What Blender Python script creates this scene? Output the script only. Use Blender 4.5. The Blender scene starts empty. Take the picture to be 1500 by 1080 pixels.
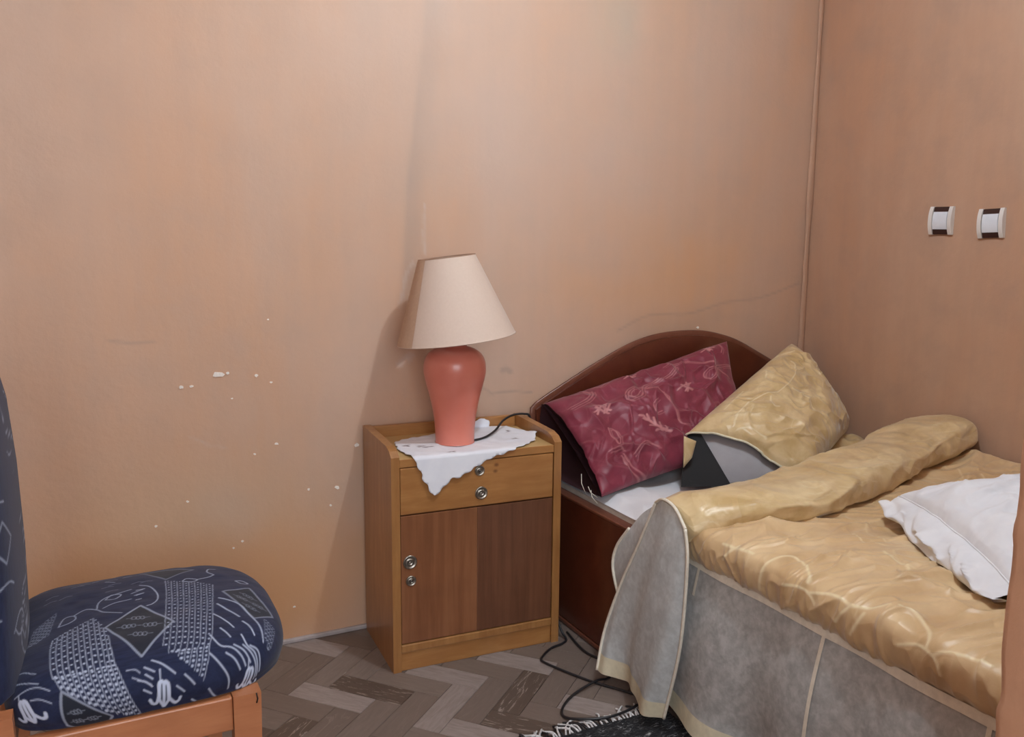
import bpy, bmesh, math, random
import numpy as np
from mathutils import Vector, Matrix
from mathutils.geometry import delaunay_2d_cdt

# ------------------------------------------------------------------ camera, light, exposure
scene = bpy.context.scene
COL = scene.collection
random.seed(7)
RNG = np.random.default_rng(11)

cam_data = bpy.data.cameras.new('camera')
cam = bpy.data.objects.new('camera', cam_data)
COL.objects.link(cam)
cam_data.sensor_width = 36.0
cam_data.lens = 1284.59 / 1500 * 36.0
cam_data.clip_start = 0.02
PIT, YAW, ROLL = 0.158, 1.1030, 0.0091
F = Vector((math.cos(YAW) * math.cos(PIT), math.sin(YAW) * math.cos(PIT), -math.sin(PIT)))
R0 = Vector((math.sin(YAW), -math.cos(YAW), 0)); U0 = R0.cross(F)
RR = R0 * math.cos(ROLL) + U0 * math.sin(ROLL); UU = U0 * math.cos(ROLL) - R0 * math.sin(ROLL)
cam.matrix_world = Matrix(((RR.x, UU.x, -F.x, -2.4571), (RR.y, UU.y, -F.y, -2.4351), (RR.z, UU.z, -F.z, 1.2), (0, 0, 0, 1)))
scene.camera = cam

scene.view_settings.view_transform = 'Standard'
scene.view_settings.look = 'None'
scene.view_settings.gamma = 1.0
scene.view_settings.use_curve_mapping = False
scene.view_settings.exposure = 0.06

world = bpy.data.worlds.new('daylight'); scene.world = world
world.use_nodes = True
world.node_tree.nodes['Background'].inputs[0].default_value = (0.86, 0.93, 1.0, 1)
world.node_tree.nodes['Background'].inputs[1].default_value = 1.0

def add_light(name, kind, loc, energy, color, **kw):
    d = bpy.data.lights.new(name, kind); d.energy = energy; d.color = color
    for k, v in kw.items(): setattr(d, k, v)
    o = bpy.data.objects.new(name, d); COL.objects.link(o); o.location = loc
    return o
# bare ceiling bulb in the middle of the room, and the daylight of the window behind the camera
add_light('ceiling_bulb_light', 'POINT', (-1.30, -1.27, 2.40), 42, (0.80, 0.91, 1.0), shadow_soft_size=0.022)
wl = add_light('window_daylight', 'AREA', (-2.55, -3.56, 1.55), 34, (0.90, 0.95, 1.0), shape='RECTANGLE', size=1.5, size_y=1.3)
wl.rotation_euler = (math.radians(90), 0, 0)

# ------------------------------------------------------------------ helpers
def tag(o, label=None, cat=None, group=None, kind=None):
    if label: o['label'] = label
    if cat: o['category'] = cat
    if group: o['group'] = group
    if kind: o['kind'] = kind
    return o
def empty(name, loc=(0, 0, 0), rz=0.0):
    o = bpy.data.objects.new(name, None); COL.objects.link(o)
    o.location = loc; o.rotation_euler = (0, 0, rz); o.empty_display_size = 0.05
    return o
def link(name, me, mat=None, parent=None):
    o = bpy.data.objects.new(name, me); COL.objects.link(o)
    if mat is not None and len(me.materials) == 0: me.materials.append(mat)
    if parent is not None: o.parent = parent
    return o
def raw_mesh(name, V, Fq, smooth=True):
    me = bpy.data.meshes.new(name)
    V = np.asarray(V, dtype=np.float32); Fq = np.asarray(Fq, dtype=np.int32)
    n = Fq.shape[1]
    me.vertices.add(len(V)); me.vertices.foreach_set('co', V.ravel())
    me.loops.add(Fq.size); me.loops.foreach_set('vertex_index', Fq.ravel())
    me.polygons.add(len(Fq)); me.polygons.foreach_set('loop_start', np.arange(0, Fq.size, n, dtype=np.int32))
    me.polygons.foreach_set('use_smooth', np.full(len(Fq), smooth))
    me.update(calc_edges=True); me.validate()
    return me
def grid_mesh(name, P, attrs=None, flip=False, wrap_u=False, wrap_v=False, smooth=True):
    P = np.asarray(P, float); nu, nv = P.shape[:2]
    idx = np.arange(nu * nv).reshape(nu, nv)
    iu = np.arange(nu if wrap_u else nu - 1); iv = np.arange(nv if wrap_v else nv - 1)
    a = idx[np.ix_(iu, iv)]; b = idx[np.ix_((iu + 1) % nu, iv)]
    c = idx[np.ix_((iu + 1) % nu, (iv + 1) % nv)]; d = idx[np.ix_(iu, (iv + 1) % nv)]
    Fq = np.stack([a, b, c, d], -1).reshape(-1, 4)
    if flip: Fq = Fq[:, ::-1]
    me = raw_mesh(name, P.reshape(-1, 3), Fq, smooth)
    for k, v in (attrs or {}).items():
        at = me.attributes.new(k, 'FLOAT', 'POINT'); at.data.foreach_set('value', np.asarray(v, np.float32).ravel())
    return me
def bm_mesh(name, bm, smooth=False):
    bmesh.ops.recalc_face_normals(bm, faces=bm.faces)
    me = bpy.data.meshes.new(name); bm.to_mesh(me); bm.free()
    if smooth:
        for p in me.polygons: p.use_smooth = True
    return me
def bm_box(bm, x0, x1, y0, y1, z0, z1, bevel=0.0, seg=2):
    r = bmesh.ops.create_cube(bm, size=1.0, matrix=Matrix.Translation(((x0 + x1) / 2, (y0 + y1) / 2, (z0 + z1) / 2)) @ Matrix.Diagonal((x1 - x0, y1 - y0, z1 - z0, 1)))
    if bevel:
        es = list({e for v in r['verts'] for e in v.link_edges})
        bmesh.ops.bevel(bm, geom=es, offset=bevel, segments=seg, profile=0.5, affect='EDGES')
def box(name, b, mat, parent=None, bevel=0.002, seg=2):
    bm = bmesh.new(); bm_box(bm, *b, bevel=bevel, seg=seg)
    return link(name, bm_mesh(name, bm), mat, parent)
def prism(name, poly, axis, t0, t1, mat, parent=None, bevel=0.0):
    """outline (list of 2-D points) extruded along an axis; 'x': (y,z), 'y': (x,z), 'z': (x,y)"""
    def P(a, b, t): return {'x': (t, a, b), 'y': (a, t, b), 'z': (a, b, t)}[axis]
    bm = bmesh.new()
    lo = [bm.verts.new(P(a, b, t0)) for a, b in poly]; hi = [bm.verts.new(P(a, b, t1)) for a, b in poly]
    n = len(poly)
    bm.faces.new(lo); bm.faces.new(hi)
    for i in range(n): bm.faces.new((lo[i], lo[(i + 1) % n], hi[(i + 1) % n], hi[i]))
    if bevel: bmesh.ops.bevel(bm, geom=[e for e in bm.edges if e.calc_face_angle(0) > 0.7], offset=bevel, segments=2, profile=0.5, affect='EDGES')
    return link(name, bm_mesh(name, bm), mat, parent)
def lathe(name, prof, mat, parent=None, n=48, loc=(0, 0, 0)):
    prof = np.array(prof, float); t = np.linspace(0, 2 * np.pi, n, endpoint=False)
    P = np.stack([np.outer(prof[:, 0], np.cos(t)) + loc[0], np.outer(prof[:, 0], np.sin(t)) + loc[1], np.repeat(prof[:, 1][:, None], n, 1) + loc[2]], -1)
    return link(name, grid_mesh(name, P, wrap_v=True, flip=True), mat, parent)
def catmull(pts, n=12):
    p = np.array(pts, float); p = np.vstack([2 * p[0] - p[1], p, 2 * p[-1] - p[-2]]); out = []
    for i in range(1, len(p) - 2):
        t = np.linspace(0, 1, n, endpoint=False)[:, None]
        out.append(0.5 * ((2 * p[i]) + (-p[i - 1] + p[i + 1]) * t + (2 * p[i - 1] - 5 * p[i] + 4 * p[i + 1] - p[i + 2]) * t ** 2 + (-p[i - 1] + 3 * p[i] - 3 * p[i + 1] + p[i + 2]) * t ** 3))
    out.append(p[-2][None]); return np.vstack(out)
def resample(pts, n):
    p = np.array(pts, float); d = np.r_[0, np.cumsum(np.linalg.norm(np.diff(p, axis=0), axis=1))]
    t = np.linspace(0, d[-1], n); return np.stack([np.interp(t, d, p[:, k]) for k in range(p.shape[1])], -1)
def tube_mesh(name, pts, r, k=8, flat=1.0, up=(0, 0, 1)):
    p = np.array(pts, float); n = len(p); T = np.gradient(p, axis=0); T /= np.linalg.norm(T, axis=1)[:, None] + 1e-12
    ref = np.array(up, float); A = np.cross(T, ref); bad = np.linalg.norm(A, axis=1) < 1e-3
    A[bad] = np.cross(T[bad], np.array([1.0, 0.3, 0])); A /= np.linalg.norm(A, axis=1)[:, None]
    B = np.cross(A, T); th = np.linspace(0, 2 * np.pi, k, endpoint=False); r = np.broadcast_to(np.asarray(r, float), (n,))
    P = p[:, None] + r[:, None, None] * (A[:, None] * np.cos(th)[None, :, None] + B[:, None] * np.sin(th)[None, :, None] * flat)
    P = np.concatenate([np.repeat(p[:1][:, None], k, 1), P, np.repeat(p[-1:][:, None], k, 1)], 0)
    return grid_mesh(name, P, wrap_v=True)
def tube(name, pts, r, mat, parent=None, k=8, **kw): return link(name, tube_mesh(name, pts, r, k, **kw), mat, parent)

# smooth value noise, vectorised
_T = np.random.default_rng(3).random((256, 256))
def vn(x, y, s=0):
    x = np.asarray(x, float) + s * 17.13; y = np.asarray(y, float) + s * 31.7
    xi = np.floor(x).astype(int); yi = np.floor(y).astype(int); fx = x - xi; fy = y - yi
    fx = fx * fx * fx * (fx * (fx * 6 - 15) + 10); fy = fy * fy * fy * (fy * (fy * 6 - 15) + 10)
    g = lambda a, b: _T[a & 255, b & 255]
    return ((g(xi, yi) * (1 - fx) + g(xi + 1, yi) * fx) * (1 - fy) + (g(xi, yi + 1) * (1 - fx) + g(xi + 1, yi + 1) * fx) * fy) * 2 - 1
def fbm(x, y, s=0, o=4):
    r = 0; a = 1
    for i in range(o): r = r + a * vn(x * 2 ** i, y * 2 ** i, s + i * 3); a *= 0.5
    return r
def creases(x, y, s=0):           # sharp ridges like pinched cloth
    w = fbm(x * 0.5, y * 0.5, s + 9, 2) * 0.8
    return 1 - np.abs(vn(x + w, y + w, s)) * 2
def sstep(a, b, x):
    t = np.clip((np.asarray(x, float) - a) / (b - a), 0, 1); return t * t * (3 - 2 * t)

class Canvas:
    """embroidery / print drawn with strokes in a cloth's own two coordinates, read back at its vertices"""
    def __init__(s, x0, x1, y0, y1, res):
        s.x0, s.y0, s.res = x0, y0, res; s.nx = int((x1 - x0) / res) + 1; s.ny = int((y1 - y0) / res) + 1
        s.a = np.zeros((s.nx, s.ny))
    def seg(s, p, q, w, b=1.0):
        m = w + 2 * s.res
        i0 = max(int((min(p[0], q[0]) - m - s.x0) / s.res), 0); i1 = min(int((max(p[0], q[0]) + m - s.x0) / s.res) + 2, s.nx)
        j0 = max(int((min(p[1], q[1]) - m - s.y0) / s.res), 0); j1 = min(int((max(p[1], q[1]) + m - s.y0) / s.res) + 2, s.ny)
        if i1 <= i0 or j1 <= j0: return
        X = (s.x0 + np.arange(i0, i1) * s.res)[:, None]; Y = (s.y0 + np.arange(j0, j1) * s.res)[None]
        dx, dy = q[0] - p[0], q[1] - p[1]; L = dx * dx + dy * dy + 1e-12
        t = np.clip(((X - p[0]) * dx + (Y - p[1]) * dy) / L, 0, 1)
        d = np.hypot(X - p[0] - t * dx, Y - p[1] - t * dy)
        v = b * np.clip((w / 2 - d) / (s.res * 1.2) + 0.5, 0, 1)
        s.a[i0:i1, j0:j1] = np.maximum(s.a[i0:i1, j0:j1], v)
    def line(s, pts, w, b=1.0, smooth=True):
        p = catmull(pts, 6) if smooth and len(pts) > 2 else np.array(pts, float)
        for i in range(len(p) - 1): s.seg(p[i], p[i + 1], w, b)
    def read(s, x, y):
        fx = np.clip((x - s.x0) / s.res, 0, s.nx - 1.001); fy = np.clip((y - s.y0) / s.res, 0, s.ny - 1.001)
        i = fx.astype(int); j = fy.astype(int); u = fx - i; v = fy - j; a = s.a
        return (a[i, j] * (1 - u) + a[i + 1, j] * u) * (1 - v) + (a[i, j + 1] * (1 - u) + a[i + 1, j + 1] * u) * v
def in_poly(x, y, P):
    r = np.zeros(np.shape(x), bool); n = len(P)
    for i in range(n):
        x0, y0 = P[i]; x1, y1 = P[(i + 1) % n]
        c = ((y0 > y) != (y1 > y)) & (x < (x1 - x0) * (y - y0) / (y1 - y0 + 1e-12) + x0); r ^= c
    return r

# ------------------------------------------------------------------ materials (all node based)
class NT:
    def __init__(s, name):
        s.m = bpy.data.materials.new(name); s.m.use_nodes = True; s.t = s.m.node_tree
        s.b = s.t.nodes['Principled BSDF']; s.out = s.t.nodes['Material Output']
    def n(s, kind, **kw):
        o = s.t.nodes.new(kind)
        for k, v in kw.items():
            if k in ('operation', 'blend_type', 'data_type', 'noise_dimensions', 'feature', 'wave_type', 'bands_direction', 'attribute_name', 'distance', 'gradient_type'): setattr(o, k, v)
            else: s.put(o.inputs[k], v)
        return o
    def put(s, sock, v):
        if hasattr(v, 'is_output') or isinstance(v, bpy.types.NodeSocket): s.t.links.new(v, sock)
        else:
            if hasattr(sock.default_value, '__len__') and not hasattr(v, '__len__'): v = (v,) * len(sock.default_value)
            elif hasattr(sock.default_value, '__len__') and len(sock.default_value) == 4 and len(v) == 3: v = (*v, 1)
            sock.default_value = v
    def coord(s, scale=(1, 1, 1), which='Object', rot=(0, 0, 0)):
        c = s.n('ShaderNodeTexCoord'); m = s.n('ShaderNodeMapping'); s.t.links.new(c.outputs[which], m.inputs['Vector'])
        m.inputs['Scale'].default_value = scale; m.inputs['Rotation'].default_value = rot; return m.outputs[0]
    def noise(s, vec, scale=5, detail=4, rough=0.55, dist=0.0):
        return s.n('ShaderNodeTexNoise', Vector=vec, Scale=scale, Detail=detail, Roughness=rough, Distortion=dist).outputs[0]
    def ramp(s, fac, stops):
        r = s.n('ShaderNodeValToRGB', Fac=fac); e = r.color_ramp.elements
        while len(e) < len(stops): e.new(0.5)
        for k, (p, c) in zip(e, stops):
            k.position = p; k.color = (*c, 1) if hasattr(c, '__len__') else (c, c, c, 1)
        return r.outputs[0]
    def mix(s, f, a, b, mode='MIX'):
        m = s.n('ShaderNodeMix', data_type='RGBA', blend_type=mode); s.put(m.inputs[0], f); s.put(m.inputs[6], a); s.put(m.inputs[7], b); return m.outputs[2]
    def math(s, op, a, b=0.0):
        m = s.n('ShaderNodeMath', operation=op); s.put(m.inputs[0], a); s.put(m.inputs[1], b); return m.outputs[0]
    def attr(s, name): return s.n('ShaderNodeAttribute', attribute_name=name).outputs['Fac']
    def bump(s, h, strength=0.3, dist=0.002, prev=None):
        b = s.n('ShaderNodeBump', Height=h, Strength=strength); b.inputs['Distance'].default_value = dist
        if prev is not None: s.t.links.new(prev, b.inputs['Normal'])
        s.t.links.new(b.outputs[0], s.b.inputs['Normal']); return b.outputs[0]
    def col(s, c): s.put(s.b.inputs['Base Color'], c)
    def set(s, **kw):
        for k, v in kw.items(): s.put(s.b.inputs[k.replace('_', ' ')], v)
        return s.m

def wall_mat(name, a, b, c, stains=False):
    t = NT(name); v = t.coord(); vs = t.coord((1, 1, 0.35))
    n1 = t.noise(vs, 2.1, 5, .6, .3); n2 = t.noise(v, 7, 4, .6); n3 = t.noise(t.coord((14, 14, 1.2)), 1.5, 3, .6)
    base = t.mix(t.ramp(n1, [(.36, 0.0), (.66, 1.0)]), a, b)
    base = t.mix(t.math('MULTIPLY', t.ramp(n2, [(.45, 0.0), (.72, 1.0)]), .45), base, c)
    base = t.mix(t.math('MULTIPLY', t.ramp(n3, [(.4, 0.0), (.75, 1.0)]), .22), base, (c[0] * .93, c[1] * .92, c[2] * .92))
    if stains:
        base = t.mix(t.attr('grime'), base, (.34, .27, .22))
        base = t.mix(t.attr('pale'), base, (.57, .455, .40))
        base = t.mix(t.attr('ochre'), base, (.64, .345, .165))
        base = t.mix(t.attr('mould'), base, (.45, .42, .33))
    t.col(base); t.set(Roughness=t.ramp(n2, [(.3, .5), (.7, .7)]))
    t.bump(t.noise(v, 55, 5, .6), .22, .004, t.bump(t.noise(v, 5, 3, .5), .25, .02))
    return t.m
def wood_mat(name, dark, light, scale=(1, 1, 1), rough=.38, coat=.25, grain=26, knots=False, figure=.35):
    t = NT(name); v = t.coord(scale)
    g = t.noise(v, grain, 6, .62, .4); w = t.noise(v, grain * .22, 4, .6, 1.2)
    f = t.math('ADD', t.math('MULTIPLY', g, 1 - figure), t.math('MULTIPLY', w, figure))
    c = t.ramp(f, [(.33, dark), (.52, tuple((a + b) / 2 for a, b in zip(dark, light))), (.68, light)])
    big = t.noise(t.coord((2, 2, 2)), 3, 3, .6)
    c = t.mix(t.math('MULTIPLY', t.ramp(big, [(.4, 0.0), (.75, 1.0)]), .35), c, tuple(x * .62 for x in dark))
    if knots:
        vo = t.n('ShaderNodeTexVoronoi', Vector=t.coord((11, 0, 15)), Scale=1.0).outputs['Distance']
        c = t.mix(t.math('MULTIPLY', t.ramp(vo, [(.04, 1.0), (.11, 0.0)]), .75), c, (.11, .035, .012))
    t.col(c); t.set(Roughness=rough, Coat_Weight=coat, Coat_Roughness=.25); t.bump(g, .12, .001)
    return t.m
def plain(name, c, rough=.5, var=.12, scale=20, bump=.1, metallic=0.0, **kw):
    t = NT(name); n = t.noise(t.coord(), scale, 4, .6)
    t.col(t.mix(t.ramp(n, [(.3, 0.0), (.7, 1.0)]), tuple(x * (1 - var) for x in c), tuple(min(1, x * (1 + var)) for x in c)))
    t.set(Roughness=rough, Metallic=metallic, **kw)
    if bump: t.bump(n, bump, .001)
    return t.m
def cloth(name, a, b, thread, rough=.55, sheen=.3, weave=420, attr='thread', tint=(.9, .9, .9), soft=9, spec=.4, wrinkle=0.0):
    """woven cloth: two-tone shimmer, fine weave, thread colour where the mesh carries stitching"""
    t = NT(name); v = t.coord()
    n = t.noise(v, soft, 4, .6, .6); w = t.noise(t.coord((1, 1, 1)), weave, 2, .5)
    c = t.mix(t.ramp(n, [(.34, 0.0), (.66, 1.0)]), a, b)
    if thread is not None: c = t.mix(t.attr(attr), c, thread)
    t.col(c); t.set(Roughness=rough, Sheen_Weight=sheen, Sheen_Roughness=.4, Specular_IOR_Level=spec)
    h = t.math('MULTIPLY', w, .35)
    if thread is not None: h = t.math('ADD', h, t.attr(attr))
    nb = t.bump(h, .35, .0012)
    if wrinkle:
        q = t.n('ShaderNodeTexNoise', Vector=v, Scale=10, Detail=1.5, Roughness=.5, Distortion=.35).outputs[0]
        rdg = t.math('SUBTRACT', 1.0, t.math('MULTIPLY', t.math('ABSOLUTE', t.math('SUBTRACT', q, .5)), 6.0))
        t.bump(t.math('MAXIMUM', rdg, 0.0), wrinkle, .010, nb)
    return t.m
def sheer(name, col, alpha_lo, alpha_hi):
    t = NT(name); v = t.coord()
    n = t.noise(v, 26, 3, .6, .35); n2 = t.noise(v, 60, 3, .65, .3)
    f = t.ramp(t.math('ADD', t.math('MULTIPLY', n, .6), t.math('MULTIPLY', n2, .4)), [(.38, alpha_lo), (.5, (alpha_lo + alpha_hi) / 2), (.62, alpha_hi)])
    t.col(t.mix(t.ramp(n2, [(.4, 0.0), (.66, 1.0)]), tuple(x * .9 for x in col), col))
    t.set(Roughness=.6, Sheen_Weight=.2, Alpha=f, Specular_IOR_Level=.25); t.bump(n, .15, .002)
    return t.m

M = {}
M['wall'] = wall_mat('orange_plaster', (.595, .36, .235), (.575, .40, .305), (.51, .365, .285), True)
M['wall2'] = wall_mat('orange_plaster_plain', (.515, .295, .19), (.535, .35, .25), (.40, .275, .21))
M['jamb'] = wall_mat('orange_plaster_jamb', (.66, .385, .245), (.68, .40, .26), (.63, .365, .23))  # plaster with brightness added into its colour, as this face lies in shade
M['ceiling'] = plain('whitewash', (.78, .74, .69), .8)
M['floor'] = plain('floor_underlay', (.20, .15, .13), .6)
M['base'] = plain('grey_vinyl_edge', (.42, .38, .38), .5)
def plank_mat():
    t = NT('grey_brown_plank'); info = t.n('ShaderNodeObjectInfo'); at = t.n('ShaderNodeAttribute', attribute_name='tone')
    rnd = t.n('ShaderNodeMath', operation='FRACT'); ob = t.n('ShaderNodeAttribute', attribute_name='tone'); ob.attribute_type = 'OBJECT'
    t.put(rnd.inputs[0], t.math('ADD', ob.outputs['Fac'], at.outputs['Fac']))
    v = t.coord((4, 22, 4)); shift = t.n('ShaderNodeVectorMath', operation='ADD'); t.t.links.new(v, shift.inputs[0])
    cmb = t.n('ShaderNodeCombineXYZ'); t.put(cmb.inputs[0], t.math('MULTIPLY', info.outputs['Random'], 37.0)); t.put(cmb.inputs[1], t.math('MULTIPLY', info.outputs['Random'], 91.0)); t.t.links.new(cmb.outputs[0], shift.inputs[1])
    g = t.noise(shift.outputs[0], 4, 6, .65, .8); kn = t.noise(shift.outputs[0], 1.3, 4, .7, 3.5)
    tone = t.ramp(rnd.outputs[0], [(.0, (.085, .060, .048)), (.16, (.11, .080, .064)), (.17, (.165, .127, .108)), (.5, (.185, .145, .124)), (.72, (.215, .172, .152)), (.73, (.29, .243, .228)), (1.0, (.33, .28, .265))])
    tone = t.mix(t.ramp(g, [(.35, .42), (.6, 0.0)]), tone, (.12, .086, .068))
    fleck = t.math('MULTIPLY', t.ramp(kn, [(.57, 0.0), (.62, 1.0), (.68, 0.0)]), t.ramp(rnd.outputs[0], [(.13, .8), (.2, .1)]))
    tone = t.mix(fleck, tone, (.42, .36, .32))
    t.col(tone); t.set(Roughness=t.ramp(g, [(.3, .32), (.7, .46)]), Specular_IOR_Level=.45); t.bump(g, .1, .0008)
    return t.m
M['plank'] = plank_mat()
M['pine'] = wood_mat('varnished_pine', (.29, .122, .036), (.44, .22, .075), (6, 6, .8), .36, .3, 9)
M['pine_front'] = wood_mat('varnished_pine_front', (.32, .132, .038), (.47, .235, .078), (.8, 6, 6), .34, .3, 9, True)
M['pine_top'] = wood_mat('pale_pine_top', (.50, .31, .12), (.66, .46, .21), (.8, 6, 6), .4, .2, 9)
M['veneer'] = wood_mat('walnut_veneer_light', (.185, .066, .026), (.30, .125, .055), (11, 3, .55), .33, .35, 5)
M['veneer2'] = wood_mat('walnut_veneer_dark', (.105, .040, .020), (.20, .083, .042), (11, 3, .55), .33, .35, 5)
M['mahogany'] = wood_mat('mahogany_veneer', (.085, .018, .009), (.155, .040, .018), (1, 1, 1), .3, .5, 12)
M['mahogany_edge'] = wood_mat('mahogany_edge_band', (.13, .038, .020), (.20, .07, .04), (2, 2, 2), .35, .4, 12)
M['chairwood'] = wood_mat('orange_chair_wood', (.42, .155, .065), (.56, .24, .11), (.9, 5, 5), .38, .3, 9)
M['metal'] = plain('worn_nickel', (.36, .34, .30), .33, .3, 60, .1, 1.0)
M['metal_dark'] = plain('dark_nickel', (.16, .15, .14), .4, .3, 60, .1, 1.0)
def ceramic():
    t = NT('coral_glazed_ceramic'); n = t.noise(t.coord(), 12, 3, .5)
    t.col(t.mix(t.ramp(n, [(.35, 0.0), (.7, 1.0)]), (.66, .195, .14), (.71, .23, .17)))
    t.set(Roughness=.34, Coat_Weight=.35, Coat_Roughness=.18); t.bump(n, .08, .002); return t.m
M['ceramic'] = ceramic()
def shade_mat():
    t = NT('beige_shade_paper'); n = t.noise(t.coord((1, 1, 1)), 160, 3, .6)
    t.col(t.mix(n, (.60, .465, .385), (.66, .53, .45))); t.set(Roughness=.75, Sheen_Weight=.15, Transmission_Weight=0.0); t.bump(n, .08, .0008); return t.m
M['shade'] = shade_mat()
M['shade_seam'] = plain('brown_shade_seam', (.50, .335, .235), .75, .06, 120)
M['shade_rim'] = plain('shade_rim_tape', (.36, .22, .15), .7)
M['cord'] = plain('black_rubber_cord', (.012, .012, .015), .4)
M['doily'] = cloth('white_cotton_doily', (.74, .76, .84), (.82, .84, .90), (.10, .045, .06), .8, .2, 600)
M['navy'] = cloth('navy_jacquard', (.0085, .0125, .040), (.017, .025, .070), (.56, .62, .78), .75, .35, 520, soft=16, spec=.2)
def navy():
    t = NT('navy_jacquard_print'); v = t.coord(); n = t.noise(t.coord((1, 6, 1)), 30, 4, .7); w = t.noise(v, 520, 2, .5)
    c = t.mix(t.ramp(n, [(.3, 0.0), (.7, 1.0)]), (.008, .012, .038), (.018, .026, .072))
    c = t.mix(t.attr('panel'), c, (.016, .020, .034)); c = t.mix(t.attr('thread'), c, (.52, .60, .78))
    t.col(c); t.set(Roughness=.8, Sheen_Weight=.12, Specular_IOR_Level=.2)
    t.bump(t.math('ADD', t.math('MULTIPLY', w, .5), t.attr('thread')), .35, .001); return t.m
M['navy'] = navy()
M['gold'] = cloth('gold_satin_quilt', (.52, .36, .165), (.72, .565, .33), (.80, .69, .47), .34, .35, 380, soft=11, wrinkle=.30)
M['gold_top'] = cloth('gold_satin_cover', (.54, .36, .185), (.70, .515, .30), (.82, .70, .46), .38, .35, 380, soft=8, wrinkle=.22)
M['gold_trim'] = plain('cream_satin_trim', (.70, .66, .50), .55, .08, 60)
M['cream_tape'] = plain('cream_edge_tape', (.76, .72, .62), .65, .1, 60)
M['sheer'] = sheer('grey_sheer_organza', (.60, .62, .62), .64, .86)
M['sheer2'] = sheer('grey_sheer_organza_double', (.62, .67, .69), .80, .95)
M['maroon'] = cloth('maroon_quilted_satin', (.165, .020, .040), (.225, .034, .060), (.46, .19, .20), .45, .22, 380, soft=12, wrinkle=.15)
M['maroon_back'] = plain('dark_burgundy_backing', (.030, .006, .010), .7)
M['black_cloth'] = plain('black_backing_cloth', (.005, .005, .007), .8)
M['white'] = cloth('white_cotton', (.72, .74, .80), (.80, .82, .87), None, .8, .2, 500, wrinkle=.15)
M['inner'] = plain('grey_white_ticking', (.34, .33, .35), .85, .05, 30)
M['ticking'] = plain('mattress_ticking', (.62, .58, .52), .85)
M['switch_white'] = plain('white_switch_plastic', (.76, .74, .72), .3, .03, 30, 0)
M['rocker'] = plain('bluish_white_rocker', (.76, .83, .93), .25, .03, 30, 0)
M['switch_brown'] = plain('brown_switch_frame', (.035, .012, .010), .35, .1, 30, 0)
M['chip'] = plain('bare_plaster_chip', (.85, .80, .74), .9, .08, 200)
def rug_mat():
    t = NT('black_white_rag_weave'); v = t.coord((16, 70, 1)); n = t.noise(v, 2.2, 4, .75, 1.2)
    t.col(t.ramp(n, [(.50, (.010, .010, .013)), (.57, (.03, .03, .034)), (.63, (.22, .22, .23)), (.74, (.5, .5, .5))])); t.set(Roughness=.95)
    t.bump(n, .8, .006); return t.m
M['rug'] = rug_mat()
M['fringe'] = plain('grey_white_yarn', (.62, .61, .62), .95, .3, 90)

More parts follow.
